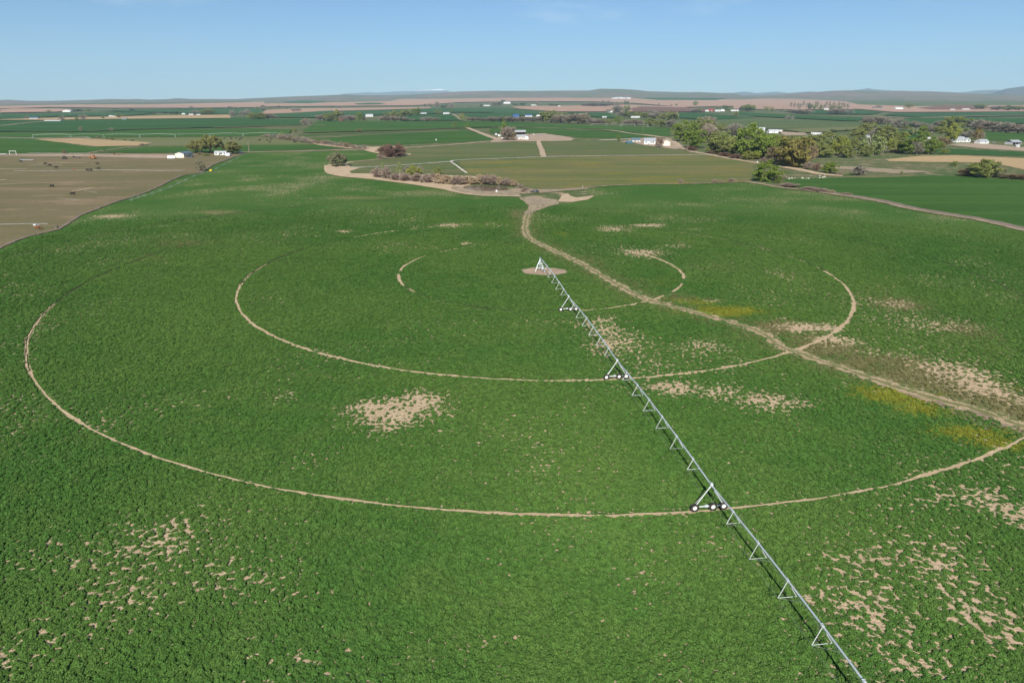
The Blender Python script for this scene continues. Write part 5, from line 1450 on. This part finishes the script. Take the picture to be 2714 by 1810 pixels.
PROTO = {}
def proto(kind, shape, var, big):
    key = (kind, shape, var, big)
    if key not in PROTO:
        sd = (hash_s(kind) * 7 + hash_s(shape) * 3 + var * 101) % 9973
        PROTO[key] = (crown_mesh(kind, shape, sd, 5200 if big else 1800), trunk_mesh(shape, sd, kind in ('palegreen', 'grey')))
    return PROTO[key]
def hash_s(s):
    return sum(ord(c) * (i + 1) for i, c in enumerate(s))
CNT = [0]
def tree(fr, u, v, wu, hu, kind, where, shape=None):
    x, y, z, mpu = spot(fr, u, v)
    w, h = max(wu * mpu * (1.0 if 'pond' in where else 1.28), 1.2), max(hu * mpu * 1.08, 1.0)
    shape = shape or ('shrub' if h < 5.5 else 'tree')
    CNT[0] += 1
    r = math.hypot(x, y)
    cr, tr = proto(kind, shape, CNT[0] % 3, wu * FRAMES[fr][2] > 26)
    nm = {'shrub': 'shrub', 'poplar': 'poplar_tree', 'tree': 'tree', 'spread': 'willow_tree'}[shape]
    o = empty(nm, (x, y, z + float(lift(x, y, 3) - terrain(x, y))), random.uniform(0, 6.28))
    noun = {'shrub': 'shrub', 'poplar': 'poplar', 'tree': 'tree', 'spread': 'tree'}[shape]
    lab = PHRASE[kind] + ' ' + noun + ' ' + where
    o.scale = (w, w, h)
    tag(o, lab, 'shrub' if shape == 'shrub' else 'tree', lab)
    for part, me in (('crown' if shape != 'shrub' else 'foliage', cr), ('trunk' if shape != 'shrub' else 'stem', tr)):
        c = bpy.data.objects.new(part, me); COL.objects.link(c); c.parent = o
    return o
def trees(fr, where, rows, shape=None):
    for row in rows:
        tree(fr, *row[:5], where, row[5] if len(row) > 5 else shape)

trees('N', 'in the big tree belt by the lane', [(150, 505, 260, 300, 'green'), (340, 610, 300, 290, 'green'), (570, 530, 230, 270, 'bare'), (560, 330, 250, 200, 'bare'), (450, 360, 300, 210, 'olive'), (120, 420, 200, 170, 'grey'), (260, 400, 260, 210, 'green'),
      (800, 400, 260, 170, 'olive'), (980, 420, 260, 170, 'grey'), (790, 700, 430, 270, 'olive'), (640, 690, 200, 170, 'olive'), (920, 720, 240, 260, 'olive'), (1180, 745, 420, 490, 'green'), (1400, 775, 360, 390, 'green'), (1230, 785, 260, 130, 'yellowgreen'),
      (1600, 800, 330, 330, 'green'), (1690, 830, 330, 250, 'brown'), (1920, 905, 480, 490, 'olivebrown'), (1800, 890, 260, 280, 'olivebrown'), (2060, 870, 260, 330, 'brown'), (1560, 620, 300, 220, 'olive'), (2150, 660, 320, 230, 'olive'), (2300, 760, 200, 260, 'olive'),
      (1880, 600, 300, 170, 'olive'), (1700, 640, 260, 200, 'yellowgreen'), (850, 560, 300, 190, 'palegreen'), (700, 540, 200, 180, 'olive'), (400, 480, 300, 150, 'yellowgreen')])
trees('N', 'in the hedge below the tree belt', [(2250, 960, 140, 110, 'redbrown'), (2130, 940, 150, 110, 'mauve'), (1560, 850, 160, 80, 'mauve'), (1440, 830, 140, 70, 'mauve'), (300, 650, 160, 60, 'redbrown'), (650, 700, 140, 50, 'redbrown'), (820, 735, 160, 55, 'redbrown'), (1000, 770, 180, 60, 'redbrown')], 'shrub')
trees('N', 'alone at the corner of the smooth green field', [(1480, 1125, 360, 305, 'green')], 'shrub')
trees('N', 'beside the big round corner shrub', [(1720, 1095, 110, 80, 'mauve'), (1640, 1110, 120, 120, 'mauve')], 'shrub')
trees('N', 'standing on the far pale lane', [(1000, 118, 90, 80, 'olive')])
trees('N', 'by the far pale lane end', [(1800, 165, 80, 60, 'grey'), (1880, 165, 60, 50, 'grey')])
trees('O', 'in the meadow tree belt', [(200, 735, 240, 175, 'olive'), (430, 705, 260, 265, 'yellowgreen'), (560, 738, 220, 190, 'olive'), (830, 722, 180, 155, 'olive'), (930, 695, 300, 275, 'palegreen'), (740, 630, 150, 130, 'olive'), (250, 490, 250, 130, 'olive'), (350, 560, 240, 150, 'palegreen'),
      (90, 560, 240, 160, 'olive'), (640, 590, 220, 140, 'olive'), (700, 470, 230, 170, 'olive'), (860, 385, 240, 165, 'olive'), (1130, 475, 280, 200, 'olive'), (1000, 470, 200, 170, 'grey'), (1230, 665, 220, 225, 'yellowgreen'), (1330, 668, 200, 90, 'grey'), (1090, 668, 130, 100, 'grey'),
      (1480, 685, 300, 235, 'green'), (1380, 670, 160, 170, 'yellowgreen'), (1330, 470, 240, 110, 'yellowgreen'), (1670, 495, 150, 225, 'green'), (1780, 685, 260, 250, 'green'), (1600, 690, 160, 180, 'grey'), (1900, 600, 160, 110, 'olive'), (1980, 585, 200, 145, 'brown'), (2100, 515, 190, 275, 'yellowgreen'), (2030, 680, 120, 70, 'yellowgreen')])
trees('O', 'among the grey willows beyond the houses', [(870, 230, 200, 95, 'bare'), (1050, 235, 220, 100, 'bare'), (1180, 225, 110, 90, 'grey'), (1330, 305, 170, 145, 'grey'), (1440, 310, 120, 55, 'olive'), (1560, 270, 150, 75, 'grey'), (1690, 285, 150, 70, 'grey'), (1950, 295, 200, 105, 'grey'), (2130, 305, 300, 175, 'olive'), (2300, 285, 200, 155, 'green'),
      (1830, 365, 160, 95, 'grey'), (1960, 375, 160, 115, 'yellowgreen'), (1540, 405, 150, 115, 'palegreen'), (2260, 410, 160, 150, 'palegreen')])
trees('O', 'on the rough meadow edge', [(280, 975, 220, 155, 'green'), (720, 1005, 170, 135, 'grey'), (430, 1000, 90, 50, 'mauve'), (1370, 985, 40, 40, 'green')], 'shrub')
trees('O', 'on the olive strip by the drive', [(310, 340, 50, 30, 'dark'), (355, 342, 50, 26, 'dark'), (690, 305, 60, 25, 'brown'), (1045, 300, 40, 26, 'dark'), (540, 325, 40, 22, 'brown')], 'shrub')
trees('D', 'alone in the right-hand meadow', [(2000, 835, 190, 155, 'olive')], 'shrub')
trees('D', 'low beside the lone right-hand meadow shrub', [(1880, 825, 110, 60, 'brown'), (2110, 835, 140, 90, 'bush'), (2250, 845, 140, 35, 'brown'), (2340, 850, 120, 35, 'redbrown'), (1780, 740, 60, 40, 'green')], 'shrub')
trees('D', 'behind the right-hand garage', [(1960, 552, 66, 112, 'rust'), (1900, 520, 90, 60, 'grey'), (1990, 548, 50, 80, 'bare')])
trees('D', 'in the far right willow line', [(1880, 430, 160, 60, 'grey'), (2000, 452, 150, 80, 'grey'), (2100, 456, 150, 70, 'bare'), (2200, 467, 150, 70, 'grey'), (2300, 472, 150, 66, 'bare'), (2420, 480, 160, 70, 'grey'), (1960, 420, 110, 50, 'olive')])
trees('D', 'far beyond the dark green field', [(95, 293, 110, 46, 'olive'), (245, 297, 45, 42, 'olive'), (290, 300, 40, 36, 'olive'), (380, 306, 40, 30, 'grey'), (480, 312, 90, 28, 'bare'), (550, 314, 90, 28, 'bare'), (820, 318, 110, 36, 'bare'), (920, 318, 80, 36, 'grey'), (610, 312, 50, 26, 'bare'),
      (1410, 267, 80, 36, 'olive'), (1995, 277, 90, 38, 'olive'), (2120, 285, 100, 30, 'bare'), (2220, 287, 100, 34, 'olive'), (2310, 287, 90, 34, 'olive'), (2400, 287, 90, 34, 'olive'), (1165, 268, 40, 18, 'brown')])
trees('D', 'in the far poplar row', [(450 + k * 24 + (k % 3) * 4, 262 + (k % 4) * 6, 22, 38 + (k % 5) * 3, 'bare') for k in range(20)], 'poplar')
trees('D', 'at the foot of the poplar row', [(600, 282, 34, 50, 'dark'), (640, 283, 30, 40, 'green'), (690, 284, 40, 34, 'olive'), (780, 284, 50, 34, 'olive'), (840, 285, 40, 34, 'green')])
trees('C', 'tall beside the farmhouse', [(118, 578, 62, 168, 'green', 'poplar')])
trees('C', 'shading the farmyard', [(150, 580, 115, 115, 'bare'), (185, 582, 70, 80, 'brown')])
trees('C', 'by the whitish gravel drive', [(1138, 590, 46, 52, 'green')])
trees('C', 'in front of the cream garage', [(1495, 642, 72, 75, 'redbrown')], 'shrub')
trees('C', 'in the hedgerow beyond the farmhouse', [(540, 418, 170, 98, 'olive'), (620, 422, 150, 62, 'bare'), (700, 426, 110, 66, 'bare'), (780, 428, 150, 80, 'bare'), (830, 428, 90, 60, 'olive'), (30, 412, 90, 34, 'bare'), (110, 413, 120, 38, 'grey'), (200, 414, 120, 36, 'bare'), (290, 415, 120, 40, 'bare'), (380, 416, 110, 36, 'grey'), (460, 416, 90, 55, 'bare'),
      (1140, 434, 84, 68, 'green'), (970, 434, 120, 38, 'bare'), (900, 432, 90, 40, 'grey'), (1060, 438, 80, 44, 'olive'), (1230, 440, 90, 36, 'bare'), (1300, 445, 100, 44, 'bare'), (1420, 450, 90, 60, 'olive'), (1520, 456, 120, 60, 'olive'), (1610, 460, 90, 56, 'grey'), (1480, 395, 120, 60, 'grey'), (1580, 405, 180, 76, 'olive'), (1370, 380, 90, 46, 'olive'),
      (1240, 374, 110, 44, 'olive'), (1310, 366, 90, 40, 'olive'), (1180, 372, 90, 40, 'grey'), (1430, 372, 90, 56, 'grey'), (1640, 395, 60, 60, 'grey'), (1130, 338, 90, 60, 'grey'), (1205, 333, 80, 60, 'green'), (1045, 337, 40, 32, 'grey'), (868, 372, 30, 34, 'dark'), (660, 368, 40, 30, 'olive')])
trees('C', 'beside the dark ploughed field', [(1800, 327, 60, 26, 'bare'), (1860, 328, 40, 34, 'olive'), (1830, 328, 70, 26, 'bare')])
trees('C', 'on the far bench', [(110, 252, 42, 30, 'dark'), (40, 272, 70, 28, 'bare'), (80, 270, 50, 32, 'bare'), (220, 271, 60, 20, 'dark'), (290, 271, 60, 20, 'dark'), (420, 270, 44, 28, 'bare'), (540, 277, 50, 20, 'dark'), (585, 277, 44, 18, 'dark'), (850, 276, 90, 22, 'grey'), (930, 277, 110, 26, 'bare'), (1010, 277, 100, 26, 'grey'), (1090, 276, 80, 26, 'grey'),
      (1003, 247, 26, 20, 'olive'), (1050, 247, 26, 20, 'olive'), (1130, 268, 50, 26, 'olive'), (1200, 266, 22, 38, 'dark'), (1222, 266, 22, 34, 'dark'), (1822, 270, 44, 38, 'green'), (1655, 277, 22, 22, 'olive'), (1607, 275, 22, 10, 'dark'), (1495, 268, 14, 14, 'brown')])
trees('C', 'round the dark red barn farm', [(2085, 307, 40, 38, 'dark'), (2020, 312, 44, 32, 'olive'), (1955, 318, 30, 22, 'olive'), (2130, 318, 60, 28, 'olive'), (2100, 318, 50, 22, 'green'), (2290, 320, 110, 46, 'olive'), (2340, 318, 50, 38, 'olive'), (2230, 318, 50, 24, 'bare')])
trees('B', 'in the far left hedge clump', [(70, 392, 90, 52, 'olive'), (140, 391, 90, 46, 'olive'), (210, 390, 110, 38, 'bare'), (20, 362, 60, 50, 'grey')])
trees('B', 'in the thicket by the white shed', [(700, 400, 110, 46, 'bare'), (760, 404, 130, 60, 'olive'), (820, 398, 100, 78, 'olive'), (880, 404, 80, 44, 'bare'), (940, 406, 100, 42, 'bare'), (1015, 408, 66, 78, 'green'), (1060, 406, 40, 34, 'bare')])
trees('B', 'in the long hedgerow beyond the tracks', [(1270, 374, 80, 44, 'olive'), (1330, 376, 90, 54, 'olive'), (1390, 378, 90, 62, 'olive'), (1450, 362, 90, 48, 'olive'), (1520, 358, 90, 62, 'green'), (1250, 408, 90, 40, 'bare'), (1320, 409, 90, 40, 'bare'), (1390, 409, 90, 32, 'bare'), (1480, 409, 60, 18, 'bare'), (1590, 410, 80, 32, 'grey'), (1640, 410, 60, 36, 'bare'), (1690, 409, 70, 32, 'bare'),
      (1720, 348, 60, 38, 'olive'), (1830, 344, 30, 30, 'green'), (1930, 402, 52, 58, 'yellowgreen'), (1960, 408, 60, 40, 'palegreen'), (2030, 411, 90, 34, 'bare'), (2110, 411, 90, 28, 'grey'), (2190, 412, 90, 36, 'bare'), (2270, 412, 90, 36, 'bare'), (2340, 412, 80, 40, 'bare')])
trees('B', 'at the bend of the canal', [(530, 452, 60, 60, 'bare'), (570, 446, 60, 44, 'grey'), (445, 512, 46, 40, 'olive'), (330, 562, 60, 52, 'palegreen'), (375, 556, 50, 34, 'grey')])
trees('B', 'on the upper pale track', [(1015, 502, 45, 24, 'brown'), (1868, 470, 46, 48, 'green'), (1975, 470, 36, 38, 'green')])
trees('B', 'on the far plain below the bench', [(160, 302, 50, 32, 'dark'), (120, 304, 40, 22, 'olive'), (220, 302, 50, 20, 'olive'), (300, 292, 22, 18, 'dark'), (430, 326, 40, 30, 'bare'), (470, 326, 50, 32, 'bare'), (375, 300, 20, 12, 'dark'), (775, 292, 20, 16, 'dark'), (840, 290, 40, 16, 'bare'), (1600, 280, 40, 20, 'bare'), (1650, 282, 50, 26, 'bare'), (1710, 292, 54, 50, 'grey'), (1770, 296, 60, 30, 'dark'), (1840, 299, 40, 44, 'bare'), (1810, 297, 40, 22, 'bare'),
      (2220, 272, 60, 36, 'bare'), (2260, 272, 40, 34, 'dark'), (2295, 252, 40, 28, 'dark'), (2098, 287, 22, 30, 'dark'), (2000, 290, 40, 10, 'bare')])
trees('B', 'in the brush along the canal', [(200 + k * 65, 556 + k * 8 + (0 if k > 3 else 2), 84, 30 + (k % 3) * 5, ('mauve', 'grey', 'mauve', 'brown')[k % 4]) for k in range(14)], 'shrub')
trees('F', 'alone on the sandy bank', [(487, 343, 150, 130, 'bush')], 'shrub')
trees('F', 'in the thicket by the canal bend', [(900, 250, 110, 80, 'redbrown'), (960, 262, 120, 100, 'redbrown'), (1030, 255, 100, 100, 'redbrown'), (870, 278, 70, 40, 'mauve'), (1060, 245, 60, 70, 'redbrown'), (930, 225, 100, 70, 'redbrown')], 'shrub')
trees('F', 'in the reeds round the pond', [(840, 440, 100, 80, 'mauve'), (920, 452, 110, 92, 'mauve'), (890, 380, 56, 66, 'palegreen'), (1040, 410, 66, 100, 'palegreen'), (1000, 466, 110, 60, 'mauve'), (1110, 410, 90, 66, 'grey'), (1165, 440, 150, 100, 'yellowgreen'), (1220, 420, 80, 80, 'grey'), (1090, 472, 120, 66, 'mauve'), (1190, 476, 120, 70, 'mauve'), (1280, 486, 120, 66, 'mauve'),
      (1390, 496, 130, 86, 'tan'), (1380, 420, 90, 74, 'olive'), (1470, 500, 120, 76, 'tan'), (1550, 508, 120, 70, 'mauve'), (1620, 499, 110, 66, 'tan'), (1690, 499, 110, 60, 'tan'), (1750, 499, 110, 84, 'tan'), (1810, 503, 110, 84, 'mauve'), (1870, 507, 110, 80, 'mauve'), (1930, 511, 100, 72, 'tan'), (1990, 515, 100, 64, 'mauve'), (2050, 517, 90, 54, 'tan'), (2110, 538, 80, 36, 'mauve'), (2160, 556, 70, 30, 'mauve'),
      (1340, 460, 110, 50, 'mauve'), (1450, 468, 110, 50, 'tan'), (1560, 474, 110, 50, 'tan'), (1660, 478, 110, 46, 'tan'), (2140, 572, 50, 24, 'redbrown')], 'shrub')
trees('G', 'on the bank below the weedy hayfield', [(1525, 492, 40, 34, 'mauve'), (1825, 490, 50, 28, 'mauve'), (1980, 482, 60, 32, 'mauve'), (1880, 488, 40, 18, 'mauve')], 'shrub')
trees('H', 'along the dark weedy ditch', [(430, 355, 120, 26, 'mauve'), (610, 383, 110, 24, 'mauve'), (700, 395, 100, 22, 'mauve'), (780, 408, 60, 26, 'tan'), (900, 422, 80, 14, 'mauve'), (340, 330, 60, 40, 'green')], 'shrub')
trees('A', 'leaning over the white mobile home', [(1745, 692, 130, 96, 'willow'), (1800, 692, 130, 120, 'willow'), (1880, 695, 170, 156, 'willow')], 'spread')
trees('A', 'at the right end of the mobile home', [(2075, 702, 140, 104, 'willow'), (2015, 690, 60, 70, 'willow')], 'spread')
trees('A', 'under the big willows', [(1835, 720, 60, 24, 'green'), (1775, 710, 40, 24, 'brown')], 'shrub')
trees('A', 'at the pasture corner by the yellow mover', [(1785, 852, 84, 102, 'bush')], 'shrub')
trees('A', 'along the pasture road', [(575, 702, 34, 34, 'brown'), (930, 672, 25, 8, 'dark'), (1265, 628, 46, 20, 'mauve'), (955, 575, 22, 10, 'dark'), (1000, 578, 36, 12, 'dark'), (1110, 583, 20, 10, 'dark'), (1180, 588, 26, 12, 'dark'), (870, 565, 26, 22, 'bare')], 'shrub')
trees('A', 'on the far left plain', [(555, 407, 46, 42, 'bare'), (685, 402, 30, 28, 'olive'), (745, 397, 56, 42, 'bare'), (720, 502, 22, 42, 'bare'), (995, 500, 32, 28, 'grey'), (670, 324, 50, 24, 'dark'), (710, 324, 46, 22, 'dark'), (780, 324, 80, 18, 'olive'), (1175, 322, 44, 22, 'dark'), (920, 387, 36, 22, 'olive'), (1060, 380, 50, 38, 'olive'), (1105, 370, 44, 22, 'olive'), (1535, 352, 40, 24, 'dark'), (1570, 352, 44, 28, 'dark'),
      (1470, 347, 26, 22, 'dark'), (1740, 347, 60, 32, 'grey'), (1810, 346, 80, 34, 'olive'), (1870, 347, 90, 48, 'olive'), (2075, 374, 60, 54, 'grey'), (2160, 364, 60, 44, 'grey'), (2205, 364, 60, 52, 'grey'), (2250, 393, 80, 46, 'olive'), (2320, 393, 90, 50, 'olive'), (2050, 303, 50, 22, 'bare'), (2100, 303, 40, 18, 'bare'), (2340, 313, 50, 30, 'bare'), (345, 388, 30, 20, 'dark'), (430, 328, 40, 14, 'olive'), (1020, 304, 30, 10, 'dark'), (1700, 290, 30, 10, 'dark'), (1380, 360, 30, 12, 'olive'), (240, 388, 30, 22, 'bare')])

# ------------------------------------------------------------------ alfalfa plants near the camera
def near_axis(lo, hi, step):
    return np.arange(lo, hi + step, step)
xs2 = near_axis(-320, 320, 2.0); ys2 = near_axis(30, 350, 2.0)
NX, NY, ND, n_bare, n_dry, n_yel = alfalfa_grid(xs2, ys2)
dist = np.hypot(NX, NY)
crop = np.clip((ND - 1.0) / 1.6, 0, 1) * np.clip((np.hypot((NX - PX - 1.2) / 7.4, (NY - PY + 1.0) / 5.2) - 1) * 6, 0, 1)
edge = np.minimum(np.abs(side(NX, NY, FIELD_EDGE_L)), 50)
inL = side(NX, NY, FIELD_EDGE_L) < -2
wpatch = line('V', 2040, 886, 2150, 915, 2250, 940, 2351, 978, 2480, 1020)
crop = np.where(inL, crop, 0)
infr = (np.abs(NX) < .80 * (NY * CP + CAM_H * SP) + 14) & (NY > 36)
dens = np.interp(dist, [0, 95, 150, 220, 300], [8.5, 8.5, 6.0, 4.2, 3.4])
dens = dens * crop * infr * np.clip((350 - dist) / 110, 0, 1) ** .8 * np.clip(1.2 - .8 * n_dry - .2 * n_yel, .25, 1)
tsz = np.interp(dist, [0, 90, 150, 330], [.50, .50, .56, .64])
M_plant = None
def plant_material():
    t = NT('alfalfa_plants')
    oi = t.n('ShaderNodeObjectInfo')
    big = t.noise(.016, 4, .6); mid = t.noise(.16, 4, .6)
    c = t.mix(t.step(big, .35, .66), (.070, .165, .033), (.114, .202, .043))
    c = t.mix(t.math('MULTIPLY', t.step(mid, .45, .7), .5), c, (.132, .212, .052))
    c = t.mix(t.math('MULTIPLY', oi.outputs['Random'], .5), c, (.060, .130, .034))
    def inst(name):
        nd = t.n('ShaderNodeAttribute'); nd.attribute_type = 'INSTANCER'; nd.attribute_name = name
        return nd.outputs['Fac']
    rnd = t.math('MULTIPLY', oi.outputs['Random'], .5)
    c = t.mix(t.math('MULTIPLY', t.step(t.math('ADD', inst('dry'), rnd), .38, .95), .9), c, (.185, .168, .078))
    c = t.mix(t.math('MULTIPLY', t.step(t.math('ADD', inst('yel'), rnd), .45, .95), .9), c, (.215, .225, .030))
    d = t.n('ShaderNodeBsdfDiffuse'); tr = t.n('ShaderNodeBsdfTranslucent'); mx = t.n('ShaderNodeMixShader'); mx.inputs[0].default_value = .2
    t.link(c, d.inputs[0]); t.link(c, tr.inputs[0]); t.link(d.outputs[0], mx.inputs[1]); t.link(tr.outputs[0], mx.inputs[2]); t.link(mx.outputs[0], t.out.inputs[0])
    return t.m
M_plant = plant_material()
keep = dens > .01
# keep only the cells that carry plants
ny, nx = NX.shape
crop_o = grid_mesh('alfalfa_plants', NX, NY, lift(NX, NY, 0), {'bare': n_bare, 'dens': dens, 'tsize': tsz, 'dry': n_dry, 'yel': n_yel}, M_plant)
bmx = bmesh.new(); bmx.from_mesh(crop_o.data)
lay = bmx.verts.layers.float['dens']
bmesh.ops.delete(bmx, geom=[v for v in bmx.verts if v[lay] <= .0], context='VERTS')
bmx.to_mesh(crop_o.data); bmx.free()
tag(crop_o, 'low green alfalfa plants covering the near field', 'crop', kind='stuff')

ng = bpy.data.node_groups.new('alfalfa_scatter', 'GeometryNodeTree')
ng.interface.new_socket('Geometry', in_out='INPUT', socket_type='NodeSocketGeometry')
ng.interface.new_socket('Geometry', in_out='OUTPUT', socket_type='NodeSocketGeometry')
N_, K_ = ng.nodes, ng.links
gi, go = N_.new('NodeGroupInput'), N_.new('NodeGroupOutput')
def gattr(name):
    n = N_.new('GeometryNodeInputNamedAttribute'); n.data_type = 'FLOAT'; n.inputs['Name'].default_value = name
    return n.outputs['Attribute']
def gm(op, a, b=0.0):
    n = N_.new('ShaderNodeMath'); n.operation = op
    for s, v in ((n.inputs[0], a), (n.inputs[1], b)):
        if hasattr(v, 'is_linked'): K_.new(v, s)
        else: s.default_value = v
    return n.outputs[0]
dp = N_.new('GeometryNodeDistributePointsOnFaces'); dp.distribute_method = 'RANDOM'; dp.inputs['Seed'].default_value = 4
K_.new(gi.outputs[0], dp.inputs['Mesh']); K_.new(gattr('dens'), dp.inputs['Density'])
pos = N_.new('GeometryNodeInputPosition')
nz = N_.new('ShaderNodeTexNoise'); nz.inputs['Scale'].default_value = 1.25; nz.inputs['Detail'].default_value = 5; nz.inputs['Roughness'].default_value = .66
K_.new(pos.outputs[0], nz.inputs['Vector'])
rj = N_.new('FunctionNodeRandomValue'); rj.data_type = 'FLOAT'; rj.inputs[2].default_value = -.05; rj.inputs[3].default_value = .05
cond = gm('GREATER_THAN', gm('ADD', nz.outputs[0], rj.outputs[1]), gm('ADD', gm('SUBTRACT', THR0, gm('MULTIPLY', gattr('bare'), THR1)), -.004))
sv = N_.new('ShaderNodeVectorMath'); sv.operation = 'SUBTRACT'; K_.new(pos.outputs[0], sv.inputs[0]); sv.inputs[1].default_value = (PX, PY, 0)
sx_ = N_.new('ShaderNodeSeparateXYZ'); K_.new(sv.outputs[0], sx_.inputs[0])
rad = gm('SQRT', gm('ADD', gm('MULTIPLY', sx_.outputs[0], sx_.outputs[0]), gm('MULTIPLY', sx_.outputs[1], sx_.outputs[1])))
for rr, hw_ in zip(RINGS, (.62, .56, .50, .75)):
    cond = gm('MAXIMUM', cond, gm('LESS_THAN', gm('ABSOLUTE', gm('SUBTRACT', rad, rr)), hw_))
dl = N_.new('GeometryNodeDeleteGeometry'); dl.domain = 'POINT'
K_.new(dp.outputs['Points'], dl.inputs['Geometry']); K_.new(gm('GREATER_THAN', cond, .5), dl.inputs['Selection'])
# one tuft: leaflets set round a low dome
ico = N_.new('GeometryNodeMeshIcoSphere'); ico.inputs['Radius'].default_value = .42; ico.inputs['Subdivisions'].default_value = 2
lq = N_.new('GeometryNodeMeshGrid'); lq.inputs['Size X'].default_value = .26; lq.inputs['Size Y'].default_value = .17; lq.inputs['Vertices X'].default_value = 2; lq.inputs['Vertices Y'].default_value = 2
rv = N_.new('FunctionNodeRandomValue'); rv.data_type = 'FLOAT_VECTOR'; rv.inputs[0].default_value = (-.8, -.8, 0); rv.inputs[1].default_value = (.8, .8, 6.28)
ip = N_.new('GeometryNodeInstanceOnPoints'); K_.new(ico.outputs['Mesh'], ip.inputs['Points']); K_.new(lq.outputs['Mesh'], ip.inputs['Instance']); K_.new(rv.outputs[0], ip.inputs['Rotation'])
rl = N_.new('GeometryNodeRealizeInstances'); K_.new(ip.outputs[0], rl.inputs[0])
tf = N_.new('GeometryNodeTransform'); K_.new(rl.outputs[0], tf.inputs['Geometry']); tf.inputs['Translation'].default_value = (0, 0, .22); tf.inputs['Scale'].default_value = (1, 1, .68)
sm = N_.new('GeometryNodeSetMaterial'); K_.new(tf.outputs[0], sm.inputs['Geometry']); sm.inputs['Material'].default_value = M_plant
ip2 = N_.new('GeometryNodeInstanceOnPoints'); K_.new(dl.outputs[0], ip2.inputs['Points']); K_.new(sm.outputs[0], ip2.inputs['Instance'])
rr2 = N_.new('FunctionNodeRandomValue'); rr2.data_type = 'FLOAT_VECTOR'; rr2.inputs[0].default_value = (-.15, -.15, 0); rr2.inputs[1].default_value = (.15, .15, 6.28)
K_.new(rr2.outputs[0], ip2.inputs['Rotation'])
rs = N_.new('FunctionNodeRandomValue'); rs.data_type = 'FLOAT'; rs.inputs[2].default_value = .6; rs.inputs[3].default_value = 1.3
lump = N_.new('ShaderNodeTexNoise'); lump.inputs['Scale'].default_value = 1.0; lump.inputs['Detail'].default_value = 2; K_.new(pos.outputs[0], lump.inputs['Vector'])
lump_f = gm('ADD', .35, gm('MULTIPLY', lump.outputs[0], 1.3))
K_.new(gm('MULTIPLY', lump_f, gm('MULTIPLY', rs.outputs[1], gattr('tsize'))), ip2.inputs['Scale'])
K_.new(ip2.outputs[0], go.inputs[0])
md = crop_o.modifiers.new('scatter', 'NODES'); md.node_group = ng

# ------------------------------------------------------------------ air
t = NT('thin_haze')
pv = t.n('ShaderNodeVolumePrincipled')
pv.inputs['Color'].default_value = (.55, .84, 1.0, 1)
pv.inputs['Density'].default_value = 4.0e-5
pv.inputs['Anisotropy'].default_value = 0.0
t.link(pv.outputs[0], t.out.inputs['Volume'])
m = MB(); m.box(-24000, 24000, -2500, 29000, -30, 1400)
tag(m.build('haze', t.m), 'thin pale summer haze over the whole plain', kind='stuff')

# ------------------------------------------------------------------ labels: tell apart look-alikes that differ in height
by_label = {}
for o in COL.objects:
    if o.parent is None and o.get('category') in ('tree', 'shrub') and o.get('label'):
        by_label.setdefault(o['label'], []).append(o)
for lab, os_ in by_label.items():
    os_.sort(key=lambda q: -q.scale.z)
    hs = [q.scale.z for q in os_]
    if len(os_) == 1:
        if 'group' in os_[0]: del os_[0]['group']
    elif len(os_) == 2 and hs[0] > 1.08 * hs[1]:
        os_[0]['label'] = 'taller ' + lab; os_[1]['label'] = 'shorter ' + lab
    elif len(os_) == 3 and hs[0] > 1.06 * hs[1] > 1.06 * 1.06 * hs[2]:
        os_[0]['label'] = 'tallest ' + lab; os_[1]['label'] = 'middle sized ' + lab; os_[2]['label'] = 'shortest ' + lab
